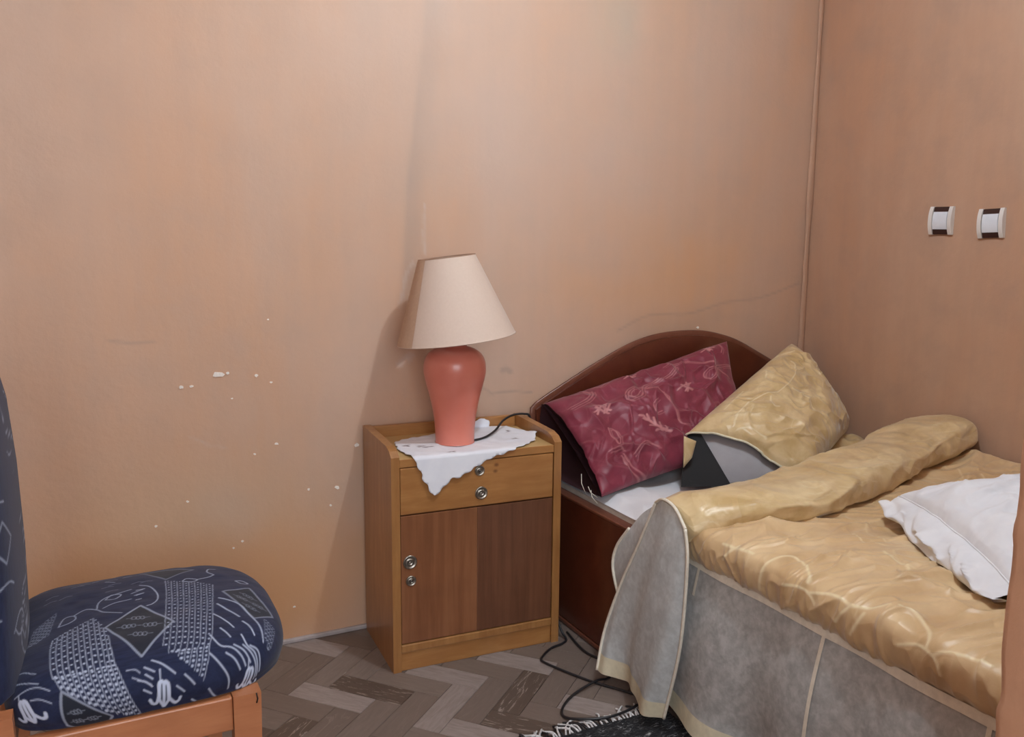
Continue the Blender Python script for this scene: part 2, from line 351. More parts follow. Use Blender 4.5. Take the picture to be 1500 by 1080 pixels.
# strokes of the printed and stitched patterns, in each cloth's own coordinates
SEAT_STROKES=[
(0.00257,0.8,[(-2.235,-0.739),(-2.219,-0.755),(-2.199,-0.781),(-2.188,-0.823),(-2.177,-0.859),(-2.172,-0.895)]),
(0.00257,0.8,[(-2.242,-0.765),(-2.226,-0.797),(-2.21,-0.824)]),
(0.00257,0.8,[(-2.254,-0.803),(-2.242,-0.824),(-2.226,-0.859)]),
(0.00257,0.8,[(-2.207,-0.841),(-2.198,-0.857),(-2.191,-0.883)]),
(0.00257,0.8,[(-2.25,-0.858),(-2.242,-0.873),(-2.236,-0.887)]),
(0.00257,0.8,[(-2.216,-0.881),(-2.207,-0.905),(-2.188,-0.919),(-2.163,-0.959)]),
(0.00257,0.8,[(-2.201,-0.905),(-2.182,-0.914),(-2.162,-0.949)]),
(0.00257,0.8,[(-2.27,-0.874),(-2.257,-0.905),(-2.236,-0.911),(-2.219,-0.924),(-2.204,-0.943)]),
(0.00257,0.8,[(-2.232,-0.905),(-2.213,-0.916),(-2.195,-0.936)]),
(0.00257,0.8,[(-2.247,-0.921),(-2.231,-0.931),(-2.214,-0.95)]),
(0.00257,0.8,[(-2.276,-0.919),(-2.256,-0.941),(-2.235,-0.964),(-2.224,-0.986)]),
(0.00257,0.8,[(-2.27,-0.981),(-2.256,-0.994),(-2.242,-1.003)]),
(0.00257,0.8,[(-2.3,-0.997),(-2.289,-1.004)]),
(0.00257,0.8,[(-2.371,-0.912),(-2.355,-0.923),(-2.335,-0.943)]),
(0.00257,0.8,[(-2.319,-0.948),(-2.309,-0.958),(-2.3,-0.968)]),
(0.00257,0.8,[(-2.333,-0.964),(-2.318,-0.977)]),
(0.00257,0.8,[(-2.384,-0.922),(-2.369,-0.933)]),
(0.00257,0.8,[(-2.384,-0.934),(-2.373,-0.944)]),
(0.00257,0.8,[(-2.397,-0.94),(-2.385,-0.946),(-2.375,-0.956)]),
(0.00257,0.8,[(-2.39,-0.958),(-2.378,-0.967)]),
(0.00257,0.8,[(-2.215,-0.905),(-2.196,-0.92),(-2.18,-0.939),(-2.166,-0.965)]),
(0.00216,0.75,[(-2.368,-0.61),(-2.351,-0.627),(-2.341,-0.663),(-2.342,-0.696),(-2.353,-0.716),(-2.363,-0.721)]),
(0.00216,0.75,[(-2.226,-0.612),(-2.236,-0.588),(-2.23,-0.566),(-2.217,-0.568)]),
(0.00216,0.75,[(-2.289,-0.625),(-2.279,-0.616),(-2.261,-0.629),(-2.272,-0.638),(-2.289,-0.627)]),
(0.00216,0.75,[(-2.261,-0.629),(-2.241,-0.624),(-2.226,-0.612)]),
(0.00216,0.75,[(-2.189,-0.649),(-2.176,-0.646),(-2.165,-0.66),(-2.179,-0.663),(-2.189,-0.649)]),
(0.00216,0.75,[(-2.376,-0.637),(-2.361,-0.635)]),
(0.00216,0.75,[(-2.378,-0.662),(-2.364,-0.656)]),
(0.00216,0.75,[(-2.379,-0.682),(-2.37,-0.68)]),
(0.00202,0.62,[(-2.513,-0.739),(-2.504,-0.706),(-2.488,-0.703),(-2.485,-0.719),(-2.496,-0.733),(-2.513,-0.739)]),
(0.00202,0.62,[(-2.488,-0.703),(-2.468,-0.685),(-2.449,-0.696),(-2.436,-0.716),(-2.407,-0.734)]),
(0.00202,0.62,[(-2.449,-0.696),(-2.445,-0.667),(-2.433,-0.648),(-2.415,-0.64),(-2.385,-0.628)]),
(0.00202,0.62,[(-2.433,-0.657),(-2.421,-0.641),(-2.404,-0.645),(-2.416,-0.661),(-2.433,-0.657)]),
(0.00202,0.62,[(-2.438,-0.695),(-2.417,-0.681),(-2.388,-0.674)]),
(0.00202,0.62,[(-2.386,-0.649),(-2.365,-0.638)]),
(0.00202,0.62,[(-2.381,-0.661),(-2.364,-0.656)]),
(0.00202,0.62,[(-2.38,-0.682),(-2.37,-0.68)]),
(0.00202,0.62,[(-2.586,-0.86),(-2.569,-0.862),(-2.549,-0.881)]),
(0.00202,0.62,[(-2.587,-0.878),(-2.568,-0.89),(-2.547,-0.905)]),
(0.00202,0.62,[(-2.594,-0.905),(-2.567,-0.905),(-2.549,-0.911),(-2.533,-0.923)]),
(0.00202,0.62,[(-2.568,-0.926),(-2.553,-0.931),(-2.538,-0.943)]),
(0.00202,0.62,[(-2.412,-0.92),(-2.399,-0.922),(-2.392,-0.929)]),
(0.00202,0.62,[(-2.405,-0.934),(-2.39,-0.943),(-2.377,-0.952)]),
(0.00202,0.62,[(-2.465,-0.518),(-2.447,-0.517),(-2.435,-0.527)]),
(0.00202,0.62,[(-2.429,-0.553),(-2.412,-0.566)]),
(0.00202,0.62,[(-2.395,-0.541),(-2.379,-0.539)]),
(0.00202,0.62,[(-2.453,-0.542),(-2.441,-0.538)]),
(0.00135,0.68,[(-2.522,-0.788),(-2.525,-0.811),(-2.526,-0.834),(-2.526,-0.857),(-2.526,-0.88),(-2.524,-0.903),(-2.522,-0.905),(-2.519,-0.916),(-2.516,-0.927)]),
(0.00304,0.8,[(-2.518,-0.785),(-2.518,-0.785)]),
(0.00319,0.8,[(-2.519,-0.8),(-2.519,-0.8)]),
(0.00335,0.8,[(-2.521,-0.816),(-2.521,-0.816)]),
(0.00352,0.8,[(-2.521,-0.832),(-2.521,-0.833)]),
(0.00369,0.8,[(-2.522,-0.849),(-2.522,-0.849)]),
(0.00387,0.8,[(-2.522,-0.866),(-2.521,-0.867)]),
(0.00405,0.8,[(-2.521,-0.884),(-2.521,-0.884)]),
(0.00424,0.8,[(-2.52,-0.902),(-2.52,-0.903)]),
(0.00444,0.8,[(-2.518,-0.905),(-2.518,-0.905)]),
(0.00465,0.8,[(-2.516,-0.913),(-2.516,-0.913)]),
(0.00486,0.8,[(-2.514,-0.923),(-2.514,-0.923)]),
(0.00135,0.68,[(-2.514,-0.781),(-2.516,-0.808),(-2.517,-0.835),(-2.517,-0.862),(-2.516,-0.888),(-2.514,-0.905),(-2.512,-0.912),(-2.51,-0.924),(-2.506,-0.937)]),
(0.00304,0.8,[(-2.51,-0.778),(-2.51,-0.778)]),
(0.00317,0.8,[(-2.511,-0.794),(-2.511,-0.794)]),
(0.00331,0.8,[(-2.512,-0.81),(-2.512,-0.81)]),
(0.00346,0.8,[(-2.512,-0.826),(-2.512,-0.826)]),
(0.00361,0.8,[(-2.513,-0.843),(-2.513,-0.843)]),
(0.00376,0.8,[(-2.513,-0.86),(-2.512,-0.86)]),
(0.00392,0.8,[(-2.512,-0.877),(-2.512,-0.878)]),
(0.00409,0.8,[(-2.511,-0.895),(-2.511,-0.895)]),
(0.00426,0.8,[(-2.51,-0.905),(-2.51,-0.905)]),
(0.00443,0.8,[(-2.509,-0.908),(-2.509,-0.909)]),
(0.00461,0.8,[(-2.507,-0.918),(-2.507,-0.918)]),
(0.0048,0.8,[(-2.505,-0.927),(-2.505,-0.928)]),
(0.005,0.8,[(-2.502,-0.938),(-2.502,-0.938)]),
(0.00135,0.68,[(-2.506,-0.775),(-2.508,-0.806),(-2.508,-0.836),(-2.508,-0.866),(-2.507,-0.895),(-2.505,-0.905),(-2.503,-0.918),(-2.5,-0.932),(-2.497,-0.946)]),
(0.00304,0.8,[(-2.502,-0.771),(-2.502,-0.772)]),
(0.00316,0.8,[(-2.503,-0.787),(-2.503,-0.788)]),
(0.00328,0.8,[(-2.503,-0.803),(-2.503,-0.804)]),
(0.00341,0.8,[(-2.504,-0.82),(-2.503,-0.82)]),
(0.00354,0.8,[(-2.504,-0.837),(-2.504,-0.837)]),
(0.00368,0.8,[(-2.504,-0.854),(-2.503,-0.854)]),
(0.00382,0.8,[(-2.503,-0.871),(-2.503,-0.871)]),
(0.00396,0.8,[(-2.502,-0.888),(-2.502,-0.889)]),
(0.00411,0.8,[(-2.501,-0.905),(-2.501,-0.905)]),
(0.00427,0.8,[(-2.5,-0.905),(-2.5,-0.905)]),
(0.00442,0.8,[(-2.499,-0.914),(-2.499,-0.914)]),
(0.00459,0.8,[(-2.498,-0.923),(-2.498,-0.923)]),
(0.00475,0.8,[(-2.496,-0.932),(-2.496,-0.933)]),
(0.00493,0.8,[(-2.494,-0.943),(-2.494,-0.943)]),
(0.00135,0.68,[(-2.498,-0.768),(-2.499,-0.803),(-2.499,-0.837),(-2.499,-0.87),(-2.497,-0.902),(-2.495,-0.909),(-2.493,-0.924),(-2.49,-0.94),(-2.487,-0.955)]),
(0.00304,0.8,[(-2.494,-0.764),(-2.494,-0.765)]),
(0.00315,0.8,[(-2.494,-0.781),(-2.494,-0.781)]),
(0.00326,0.8,[(-2.495,-0.797),(-2.495,-0.797)]),
(0.00337,0.8,[(-2.495,-0.814),(-2.495,-0.814)]),
(0.00349,0.8,[(-2.495,-0.83),(-2.495,-0.831)]),
(0.00362,0.8,[(-2.495,-0.847),(-2.494,-0.848)]),
(0.00374,0.8,[(-2.494,-0.864),(-2.494,-0.865)]),
(0.00387,0.8,[(-2.494,-0.882),(-2.494,-0.882)]),
(0.004,0.8,[(-2.493,-0.899),(-2.493,-0.9)]),
(0.00414,0.8,[(-2.492,-0.905),(-2.492,-0.905)]),
(0.00428,0.8,[(-2.491,-0.91),(-2.491,-0.91)]),
(0.00442,0.8,[(-2.49,-0.919),(-2.49,-0.919)]),
(0.00456,0.8,[(-2.489,-0.928),(-2.488,-0.928)]),
(0.00472,0.8,[(-2.487,-0.938),(-2.487,-0.938)]),
(0.00487,0.8,[(-2.485,-0.948),(-2.485,-0.948)]),
(0.00503,0.8,[(-2.482,-0.958),(-2.482,-0.958)]),
(0.00135,0.68,[(-2.49,-0.761),(-2.49,-0.8),(-2.49,-0.838),(-2.489,-0.874),(-2.487,-0.905),(-2.486,-0.914),(-2.484,-0.931),(-2.481,-0.948),(-2.477,-0.965)]),
(0.00304,0.8,[(-2.486,-0.758),(-2.486,-0.758)]),
(0.00314,0.8,[(-2.486,-0.774),(-2.486,-0.774)]),
(0.00324,0.8,[(-2.486,-0.791),(-2.486,-0.791)]),
(0.00334,0.8,[(-2.486,-0.807),(-2.486,-0.808)]),
(0.00345,0.8,[(-2.486,-0.824),(-2.486,-0.824)]),
(0.00356,0.8,[(-2.486,-0.841),(-2.486,-0.841)]),
(0.00368,0.8,[(-2.485,-0.858),(-2.485,-0.859)]),
(0.00379,0.8,[(-2.485,-0.875),(-2.485,-0.876)]),
(0.00391,0.8,[(-2.484,-0.893),(-2.484,-0.893)]),
(0.00403,0.8,[(-2.483,-0.905),(-2.483,-0.905)]),
(0.00415,0.8,[(-2.482,-0.906),(-2.482,-0.907)]),
(0.00428,0.8,[(-2.481,-0.915),(-2.481,-0.915)]),
(0.00441,0.8,[(-2.48,-0.924),(-2.48,-0.924)]),
(0.00455,0.8,[(-2.479,-0.933),(-2.479,-0.933)]),
(0.00468,0.8,[(-2.478,-0.943),(-2.477,-0.943)]),
(0.00482,0.8,[(-2.476,-0.953),(-2.475,-0.953)]),
(0.00497,0.8,[(-2.474,-0.963),(-2.473,-0.963)]),
(0.00135,0.68,[(-2.482,-0.754),(-2.482,-0.797),(-2.481,-0.839),(-2.48,-0.878),(-2.478,-0.905),(-2.477,-0.919),(-2.474,-0.937),(-2.471,-0.956),(-2.467,-0.974)]),
(0.00304,0.8,[(-2.477,-0.751),(-2.477,-0.751)]),
(0.00313,0.8,[(-2.477,-0.767),(-2.477,-0.768)]),
(0.00322,0.8,[(-2.477,-0.784),(-2.477,-0.784)]),
(0.00332,0.8,[(-2.477,-0.801),(-2.477,-0.801)]),
(0.00342,0.8,[(-2.477,-0.818),(-2.477,-0.818)]),
(0.00352,0.8,[(-2.477,-0.835),(-2.477,-0.835)]),
(0.00362,0.8,[(-2.477,-0.852),(-2.476,-0.852)]),
(0.00373,0.8,[(-2.476,-0.869),(-2.476,-0.869)]),
(0.00383,0.8,[(-2.475,-0.886),(-2.475,-0.887)]),
(0.00394,0.8,[(-2.475,-0.904),(-2.474,-0.904)]),
(0.00406,0.8,[(-2.474,-0.905),(-2.474,-0.905)]),
(0.00417,0.8,[(-2.473,-0.912),(-2.473,-0.912)]),
(0.00429,0.8,[(-2.472,-0.92),(-2.472,-0.92)]),
(0.00441,0.8,[(-2.471,-0.929),(-2.471,-0.929)]),
(0.00453,0.8,[(-2.47,-0.939),(-2.469,-0.939)]),
(0.00466,0.8,[(-2.468,-0.948),(-2.468,-0.948)]),
(0.00479,0.8,[(-2.466,-0.958),(-2.466,-0.958)]),
(0.00492,0.8,[(-2.464,-0.968),(-2.464,-0.968)]),
(0.00505,0.8,[(-2.462,-0.978),(-2.462,-0.979)]),
(0.00135,0.68,[(-2.473,-0.747),(-2.473,-0.794),(-2.472,-0.84),(-2.471,-0.883),(-2.469,-0.905),(-2.467,-0.924),(-2.464,-0.944),(-2.461,-0.964),(-2.457,-0.984)]),
(0.00304,0.8,[(-2.469,-0.744),(-2.469,-0.744)]),
(0.00312,0.8,[(-2.469,-0.76),(-2.469,-0.761)]),
(0.00321,0.8,[(-2.469,-0.777),(-2.469,-0.778)]),
(0.0033,0.8,[(-2.469,-0.794),(-2.468,-0.794)]),
(0.00339,0.8,[(-2.468,-0.811),(-2.468,-0.811)]),
(0.00348,0.8,[(-2.468,-0.828),(-2.468,-0.828)]),
(0.00358,0.8,[(-2.468,-0.845),(-2.467,-0.845)]),
(0.00367,0.8,[(-2.467,-0.862),(-2.467,-0.862)]),
(0.00377,0.8,[(-2.466,-0.879),(-2.466,-0.879)]),
(0.00387,0.8,[(-2.466,-0.896),(-2.466,-0.897)]),
(0.00397,0.8,[(-2.465,-0.905),(-2.465,-0.905)]),
(0.00408,0.8,[(-2.464,-0.908),(-2.464,-0.908)]),
(0.00418,0.8,[(-2.463,-0.916),(-2.463,-0.916)]),
(0.00429,0.8,[(-2.462,-0.925),(-2.462,-0.925)]),
(0.0044,0.8,[(-2.461,-0.934),(-2.461,-0.934)]),
(0.00452,0.8,[(-2.46,-0.943),(-2.46,-0.943)]),
(0.00463,0.8,[(-2.458,-0.952),(-2.458,-0.953)]),
(0.00475,0.8,[(-2.457,-0.962),(-2.457,-0.962)]),
(0.00487,0.8,[(-2.455,-0.972),(-2.455,-0.972)]),
(0.005,0.8,[(-2.453,-0.982),(-2.453,-0.982)]),
(0.00135,0.68,[(-2.465,-0.74),(-2.464,-0.791),(-2.463,-0.839),(-2.462,-0.885),(-2.46,-0.907),(-2.457,-0.927),(-2.454,-0.949),(-2.451,-0.97),(-2.447,-0.991)]),
(0.00304,0.8,[(-2.46,-0.737),(-2.46,-0.737)]),
(0.00312,0.8,[(-2.46,-0.753),(-2.46,-0.754)]),
(0.0032,0.8,[(-2.46,-0.77),(-2.46,-0.77)]),
(0.00328,0.8,[(-2.46,-0.787),(-2.46,-0.787)]),
(0.00337,0.8,[(-2.459,-0.804),(-2.459,-0.804)]),
(0.00346,0.8,[(-2.459,-0.821),(-2.459,-0.821)]),
(0.00354,0.8,[(-2.459,-0.837),(-2.458,-0.838)]),
(0.00363,0.8,[(-2.458,-0.854),(-2.458,-0.855)]),
(0.00373,0.8,[(-2.458,-0.871),(-2.457,-0.872)]),
(0.00382,0.8,[(-2.457,-0.888),(-2.457,-0.889)]),
(0.00392,0.8,[(-2.456,-0.905),(-2.456,-0.905)]),
(0.00401,0.8,[(-2.455,-0.905),(-2.455,-0.905)]),
(0.00411,0.8,[(-2.454,-0.912),(-2.454,-0.912)]),
(0.00421,0.8,[(-2.453,-0.92),(-2.453,-0.921)]),
(0.00432,0.8,[(-2.452,-0.929),(-2.452,-0.929)]),
(0.00442,0.8,[(-2.451,-0.938),(-2.451,-0.938)]),
(0.00453,0.8,[(-2.45,-0.947),(-2.45,-0.947)]),
(0.00464,0.8,[(-2.448,-0.957),(-2.448,-0.957)]),
(0.00475,0.8,[(-2.446,-0.966),(-2.446,-0.966)]),
(0.00487,0.8,[(-2.445,-0.976),(-2.445,-0.976)]),
(0.00498,0.8,[(-2.443,-0.986),(-2.443,-0.986)]),
(0.00135,0.68,[(-2.456,-0.733),(-2.455,-0.786),(-2.454,-0.836),(-2.452,-0.883),(-2.45,-0.907),(-2.447,-0.928),(-2.444,-0.95),(-2.441,-0.972),(-2.436,-0.994)]),
(0.00304,0.8,[(-2.452,-0.743),(-2.452,-0.743)]),
(0.00312,0.8,[(-2.452,-0.759),(-2.452,-0.759)]),
(0.0032,0.8,[(-2.451,-0.775),(-2.451,-0.775)]),
(0.00328,0.8,[(-2.451,-0.791),(-2.451,-0.792)]),
(0.00336,0.8,[(-2.451,-0.808),(-2.45,-0.808)]),
(0.00344,0.8,[(-2.45,-0.824),(-2.45,-0.824)]),
(0.00353,0.8,[(-2.45,-0.84),(-2.45,-0.841)]),
(0.00362,0.8,[(-2.449,-0.857),(-2.449,-0.857)]),
(0.00371,0.8,[(-2.448,-0.873),(-2.448,-0.874)]),
(0.0038,0.8,[(-2.448,-0.89),(-2.448,-0.89)]),
(0.00389,0.8,[(-2.447,-0.905),(-2.447,-0.905)]),
(0.00399,0.8,[(-2.446,-0.905),(-2.446,-0.905)]),
(0.00408,0.8,[(-2.445,-0.912),(-2.445,-0.912)]),
(0.00418,0.8,[(-2.444,-0.92),(-2.444,-0.92)]),
(0.00428,0.8,[(-2.443,-0.929),(-2.443,-0.929)]),
(0.00438,0.8,[(-2.442,-0.937),(-2.441,-0.937)]),
(0.00449,0.8,[(-2.44,-0.946),(-2.44,-0.946)]),
(0.00459,0.8,[(-2.439,-0.955),(-2.438,-0.955)]),
(0.0047,0.8,[(-2.437,-0.964),(-2.437,-0.964)]),
(0.00481,0.8,[(-2.435,-0.974),(-2.435,-0.974)]),
(0.00492,0.8,[(-2.433,-0.983),(-2.433,-0.984)]),
(0.00504,0.8,[(-2.431,-0.993),(-2.431,-0.994)]),
(0.00135,0.68,[(-2.448,-0.752),(-2.447,-0.802),(-2.445,-0.85),(-2.443,-0.896),(-2.441,-0.912),(-2.438,-0.933),(-2.434,-0.954),(-2.43,-0.975),(-2.425,-0.997)]),
(0.00304,0.8,[(-2.444,-0.768),(-2.444,-0.769)]),
(0.00312,0.8,[(-2.444,-0.784),(-2.444,-0.784)]),
(0.0032,0.8,[(-2.443,-0.8),(-2.443,-0.8)]),
(0.00329,0.8,[(-2.443,-0.815),(-2.443,-0.816)]),
(0.00337,0.8,[(-2.442,-0.831),(-2.442,-0.832)]),
(0.00346,0.8,[(-2.442,-0.847),(-2.442,-0.847)]),
(0.00355,0.8,[(-2.441,-0.863),(-2.441,-0.863)]),
(0.00364,0.8,[(-2.44,-0.879),(-2.44,-0.879)]),
(0.00373,0.8,[(-2.439,-0.895),(-2.439,-0.895)]),
(0.00383,0.8,[(-2.439,-0.905),(-2.439,-0.905)]),
(0.00392,0.8,[(-2.438,-0.906),(-2.438,-0.906)]),
(0.00402,0.8,[(-2.437,-0.914),(-2.436,-0.914)]),
(0.00412,0.8,[(-2.435,-0.922),(-2.435,-0.922)]),
(0.00423,0.8,[(-2.434,-0.93),(-2.434,-0.93)]),
(0.00433,0.8,[(-2.432,-0.938),(-2.432,-0.939)]),
(0.00444,0.8,[(-2.431,-0.947),(-2.431,-0.947)]),
(0.00455,0.8,[(-2.429,-0.956),(-2.429,-0.956)]),
(0.00466,0.8,[(-2.427,-0.965),(-2.427,-0.965)]),
(0.00477,0.8,[(-2.425,-0.974),(-2.425,-0.974)]),
(0.00489,0.8,[(-2.423,-0.984),(-2.423,-0.984)]),
(0.00501,0.8,[(-2.421,-0.994),(-2.421,-0.994)]),
(0.00135,0.68,[(-2.441,-0.785),(-2.439,-0.83),(-2.437,-0.874),(-2.435,-0.905),(-2.432,-0.92),(-2.428,-0.94),(-2.424,-0.959),(-2.42,-0.979),(-2.415,-1)]),
(0.00304,0.8,[(-2.437,-0.802),(-2.437,-0.803)]),
(0.00312,0.8,[(-2.437,-0.818),(-2.437,-0.818)]),
(0.00321,0.8,[(-2.436,-0.833),(-2.436,-0.833)]),
(0.00331,0.8,[(-2.435,-0.848),(-2.435,-0.848)]),
(0.0034,0.8,[(-2.434,-0.863),(-2.434,-0.864)]),
(0.00349,0.8,[(-2.433,-0.879),(-2.433,-0.879)]),
(0.00359,0.8,[(-2.433,-0.894),(-2.432,-0.895)]),
(0.00369,0.8,[(-2.432,-0.905),(-2.432,-0.905)]),
(0.00379,0.8,[(-2.43,-0.905),(-2.43,-0.905)]),
(0.0039,0.8,[(-2.429,-0.913),(-2.429,-0.913)]),
(0.004,0.8,[(-2.428,-0.921),(-2.428,-0.921)]),
(0.00411,0.8,[(-2.426,-0.929),(-2.426,-0.929)]),
(0.00422,0.8,[(-2.424,-0.937),(-2.424,-0.937)]),
(0.00433,0.8,[(-2.423,-0.945),(-2.422,-0.946)]),
(0.00445,0.8,[(-2.421,-0.954),(-2.421,-0.954)]),
(0.00457,0.8,[(-2.419,-0.963),(-2.419,-0.963)]),
(0.00469,0.8,[(-2.417,-0.972),(-2.417,-0.972)]),
(0.00481,0.8,[(-2.414,-0.981),(-2.414,-0.982)]),
(0.00493,0.8,[(-2.412,-0.991),(-2.412,-0.991)]),
(0.00506,0.8,[(-2.409,-1.001),(-2.409,-1.001)]),
(0.00135,0.68,[(-2.434,-0.82),(-2.432,-0.861),(-2.429,-0.899),(-2.426,-0.911),(-2.422,-0.929),(-2.418,-0.947),(-2.414,-0.965),(-2.409,-0.984),(-2.404,-1.002)]),
(0.00122,0.6375,[(-2.32,-0.605),(-2.322,-0.646),(-2.325,-0.685),(-2.329,-0.722),(-2.333,-0.757),(-2.337,-0.791),(-2.341,-0.824),(-2.345,-0.855),(-2.35,-0.884)]),
(0.00263,0.75,[(-2.315,-0.609),(-2.315,-0.61)]),
(0.00269,0.75,[(-2.316,-0.621),(-2.315,-0.622)]),
(0.00276,0.75,[(-2.316,-0.634),(-2.316,-0.634)]),
(0.00283,0.75,[(-2.317,-0.646),(-2.317,-0.647)]),
(0.0029,0.75,[(-2.318,-0.659),(-2.318,-0.66)]),
(0.00297,0.75,[(-2.319,-0.673),(-2.319,-0.673)]),
(0.00305,0.75,[(-2.32,-0.687),(-2.32,-0.687)]),
(0.00313,0.75,[(-2.322,-0.701),(-2.321,-0.702)]),
(0.00321,0.75,[(-2.323,-0.716),(-2.323,-0.716)]),
(0.0033,0.75,[(-2.325,-0.731),(-2.324,-0.731)]),
(0.00339,0.75,[(-2.326,-0.746),(-2.326,-0.747)]),
(0.00349,0.75,[(-2.328,-0.762),(-2.328,-0.762)]),
(0.00359,0.75,[(-2.33,-0.778),(-2.33,-0.779)]),
(0.0037,0.75,[(-2.332,-0.795),(-2.332,-0.795)]),
(0.00381,0.75,[(-2.334,-0.812),(-2.334,-0.812)]),
(0.00392,0.75,[(-2.336,-0.829),(-2.336,-0.83)]),
(0.00404,0.75,[(-2.339,-0.847),(-2.339,-0.847)]),
(0.00417,0.75,[(-2.342,-0.865),(-2.342,-0.865)]),
(0.0043,0.75,[(-2.345,-0.883),(-2.345,-0.883)]),
(0.00122,0.6375,[(-2.309,-0.613),(-2.313,-0.656),(-2.316,-0.697),(-2.32,-0.736),(-2.324,-0.773),(-2.328,-0.808),(-2.333,-0.842),(-2.338,-0.874),(-2.343,-0.905)]),
(0.00263,0.75,[(-2.304,-0.617),(-2.304,-0.618)]),
(0.00269,0.75,[(-2.305,-0.629),(-2.305,-0.629)]),
(0.00275,0.75,[(-2.306,-0.641),(-2.306,-0.642)]),
(0.00281,0.75,[(-2.307,-0.654),(-2.307,-0.654)]),
(0.00288,0.75,[(-2.308,-0.667),(-2.308,-0.667)]),
(0.00295,0.75,[(-2.309,-0.68),(-2.309,-0.68)]),
(0.00302,0.75,[(-2.31,-0.694),(-2.31,-0.694)]),
(0.0031,0.75,[(-2.312,-0.708),(-2.312,-0.708)]),
(0.00317,0.75,[(-2.313,-0.722),(-2.313,-0.722)]),
(0.00326,0.75,[(-2.315,-0.736),(-2.315,-0.737)]),
(0.00334,0.75,[(-2.316,-0.751),(-2.316,-0.752)]),
(0.00343,0.75,[(-2.318,-0.767),(-2.318,-0.767)]),
(0.00352,0.75,[(-2.32,-0.782),(-2.32,-0.783)]),
(0.00362,0.75,[(-2.322,-0.799),(-2.322,-0.799)]),
(0.00372,0.75,[(-2.324,-0.815),(-2.324,-0.815)]),
(0.00382,0.75,[(-2.326,-0.832),(-2.326,-0.832)]),
(0.00393,0.75,[(-2.329,-0.849),(-2.329,-0.849)]),
(0.00405,0.75,[(-2.332,-0.866),(-2.331,-0.866)]),
(0.00417,0.75,[(-2.334,-0.884),(-2.334,-0.884)]),
(0.00429,0.75,[(-2.337,-0.902),(-2.337,-0.902)]),
(0.00122,0.6375,[(-2.299,-0.621),(-2.303,-0.666),(-2.307,-0.709),(-2.311,-0.75),(-2.316,-0.788),(-2.32,-0.825),(-2.325,-0.86),(-2.331,-0.893),(-2.336,-0.905)]),
(0.00263,0.75,[(-2.294,-0.625),(-2.294,-0.625)]),
(0.00269,0.75,[(-2.295,-0.637),(-2.295,-0.637)]),
(0.00274,0.75,[(-2.296,-0.649),(-2.296,-0.649)]),
(0.0028,0.75,[(-2.297,-0.661),(-2.297,-0.662)]),
(0.00287,0.75,[(-2.298,-0.674),(-2.298,-0.674)]),
(0.00293,0.75,[(-2.299,-0.687),(-2.299,-0.687)]),
(0.003,0.75,[(-2.3,-0.7),(-2.3,-0.701)]),
(0.00307,0.75,[(-2.302,-0.714),(-2.302,-0.714)]),
(0.00314,0.75,[(-2.303,-0.728),(-2.303,-0.728)]),
(0.00321,0.75,[(-2.305,-0.742),(-2.305,-0.743)]),
(0.00329,0.75,[(-2.307,-0.757),(-2.306,-0.757)]),
(0.00338,0.75,[(-2.308,-0.772),(-2.308,-0.772)]),
(0.00346,0.75,[(-2.31,-0.787),(-2.31,-0.787)]),
(0.00355,0.75,[(-2.312,-0.803),(-2.312,-0.803)]),
(0.00364,0.75,[(-2.314,-0.819),(-2.314,-0.819)]),
(0.00374,0.75,[(-2.317,-0.835),(-2.316,-0.835)]),
(0.00384,0.75,[(-2.319,-0.851),(-2.319,-0.852)]),
(0.00394,0.75,[(-2.321,-0.868),(-2.321,-0.868)]),
(0.00405,0.75,[(-2.324,-0.885),(-2.324,-0.885)]),
(0.00416,0.75,[(-2.327,-0.902),(-2.327,-0.903)]),
(0.00428,0.75,[(-2.33,-0.905),(-2.33,-0.905)]),
(0.00122,0.6375,[(-2.288,-0.629),(-2.293,-0.676),(-2.297,-0.721),(-2.302,-0.763),(-2.307,-0.803),(-2.312,-0.842),(-2.318,-0.878),(-2.325,-0.905),(-2.328,-0.915)]),
(0.00263,0.75,[(-2.283,-0.633),(-2.283,-0.633)]),
(0.00268,0.75,[(-2.284,-0.644),(-2.284,-0.645)]),
(0.00274,0.75,[(-2.285,-0.656),(-2.285,-0.657)]),
(0.00279,0.75,[(-2.287,-0.668),(-2.287,-0.669)]),
(0.00285,0.75,[(-2.288,-0.681),(-2.288,-0.682)]),
(0.00291,0.75,[(-2.289,-0.694),(-2.289,-0.694)]),
(0.00298,0.75,[(-2.291,-0.707),(-2.29,-0.708)]),
(0.00304,0.75,[(-2.292,-0.721),(-2.292,-0.721)]),
(0.00311,0.75,[(-2.293,-0.734),(-2.293,-0.735)]),
(0.00318,0.75,[(-2.295,-0.748),(-2.295,-0.749)]),
(0.00325,0.75,[(-2.297,-0.762),(-2.297,-0.763)]),
(0.00333,0.75,[(-2.299,-0.777),(-2.298,-0.777)]),
(0.00341,0.75,[(-2.3,-0.792),(-2.3,-0.792)]),
(0.00349,0.75,[(-2.302,-0.807),(-2.302,-0.807)]),
(0.00357,0.75,[(-2.304,-0.823),(-2.304,-0.823)]),
(0.00366,0.75,[(-2.307,-0.838),(-2.307,-0.839)]),
(0.00376,0.75,[(-2.309,-0.854),(-2.309,-0.855)]),
(0.00385,0.75,[(-2.312,-0.87),(-2.312,-0.871)]),
(0.00395,0.75,[(-2.314,-0.887),(-2.314,-0.887)]),
(0.00405,0.75,[(-2.317,-0.904),(-2.317,-0.904)]),
(0.00416,0.75,[(-2.32,-0.905),(-2.32,-0.905)]),
(0.00427,0.75,[(-2.322,-0.911),(-2.322,-0.911)]),
(0.00439,0.75,[(-2.324,-0.92),(-2.323,-0.92)]),
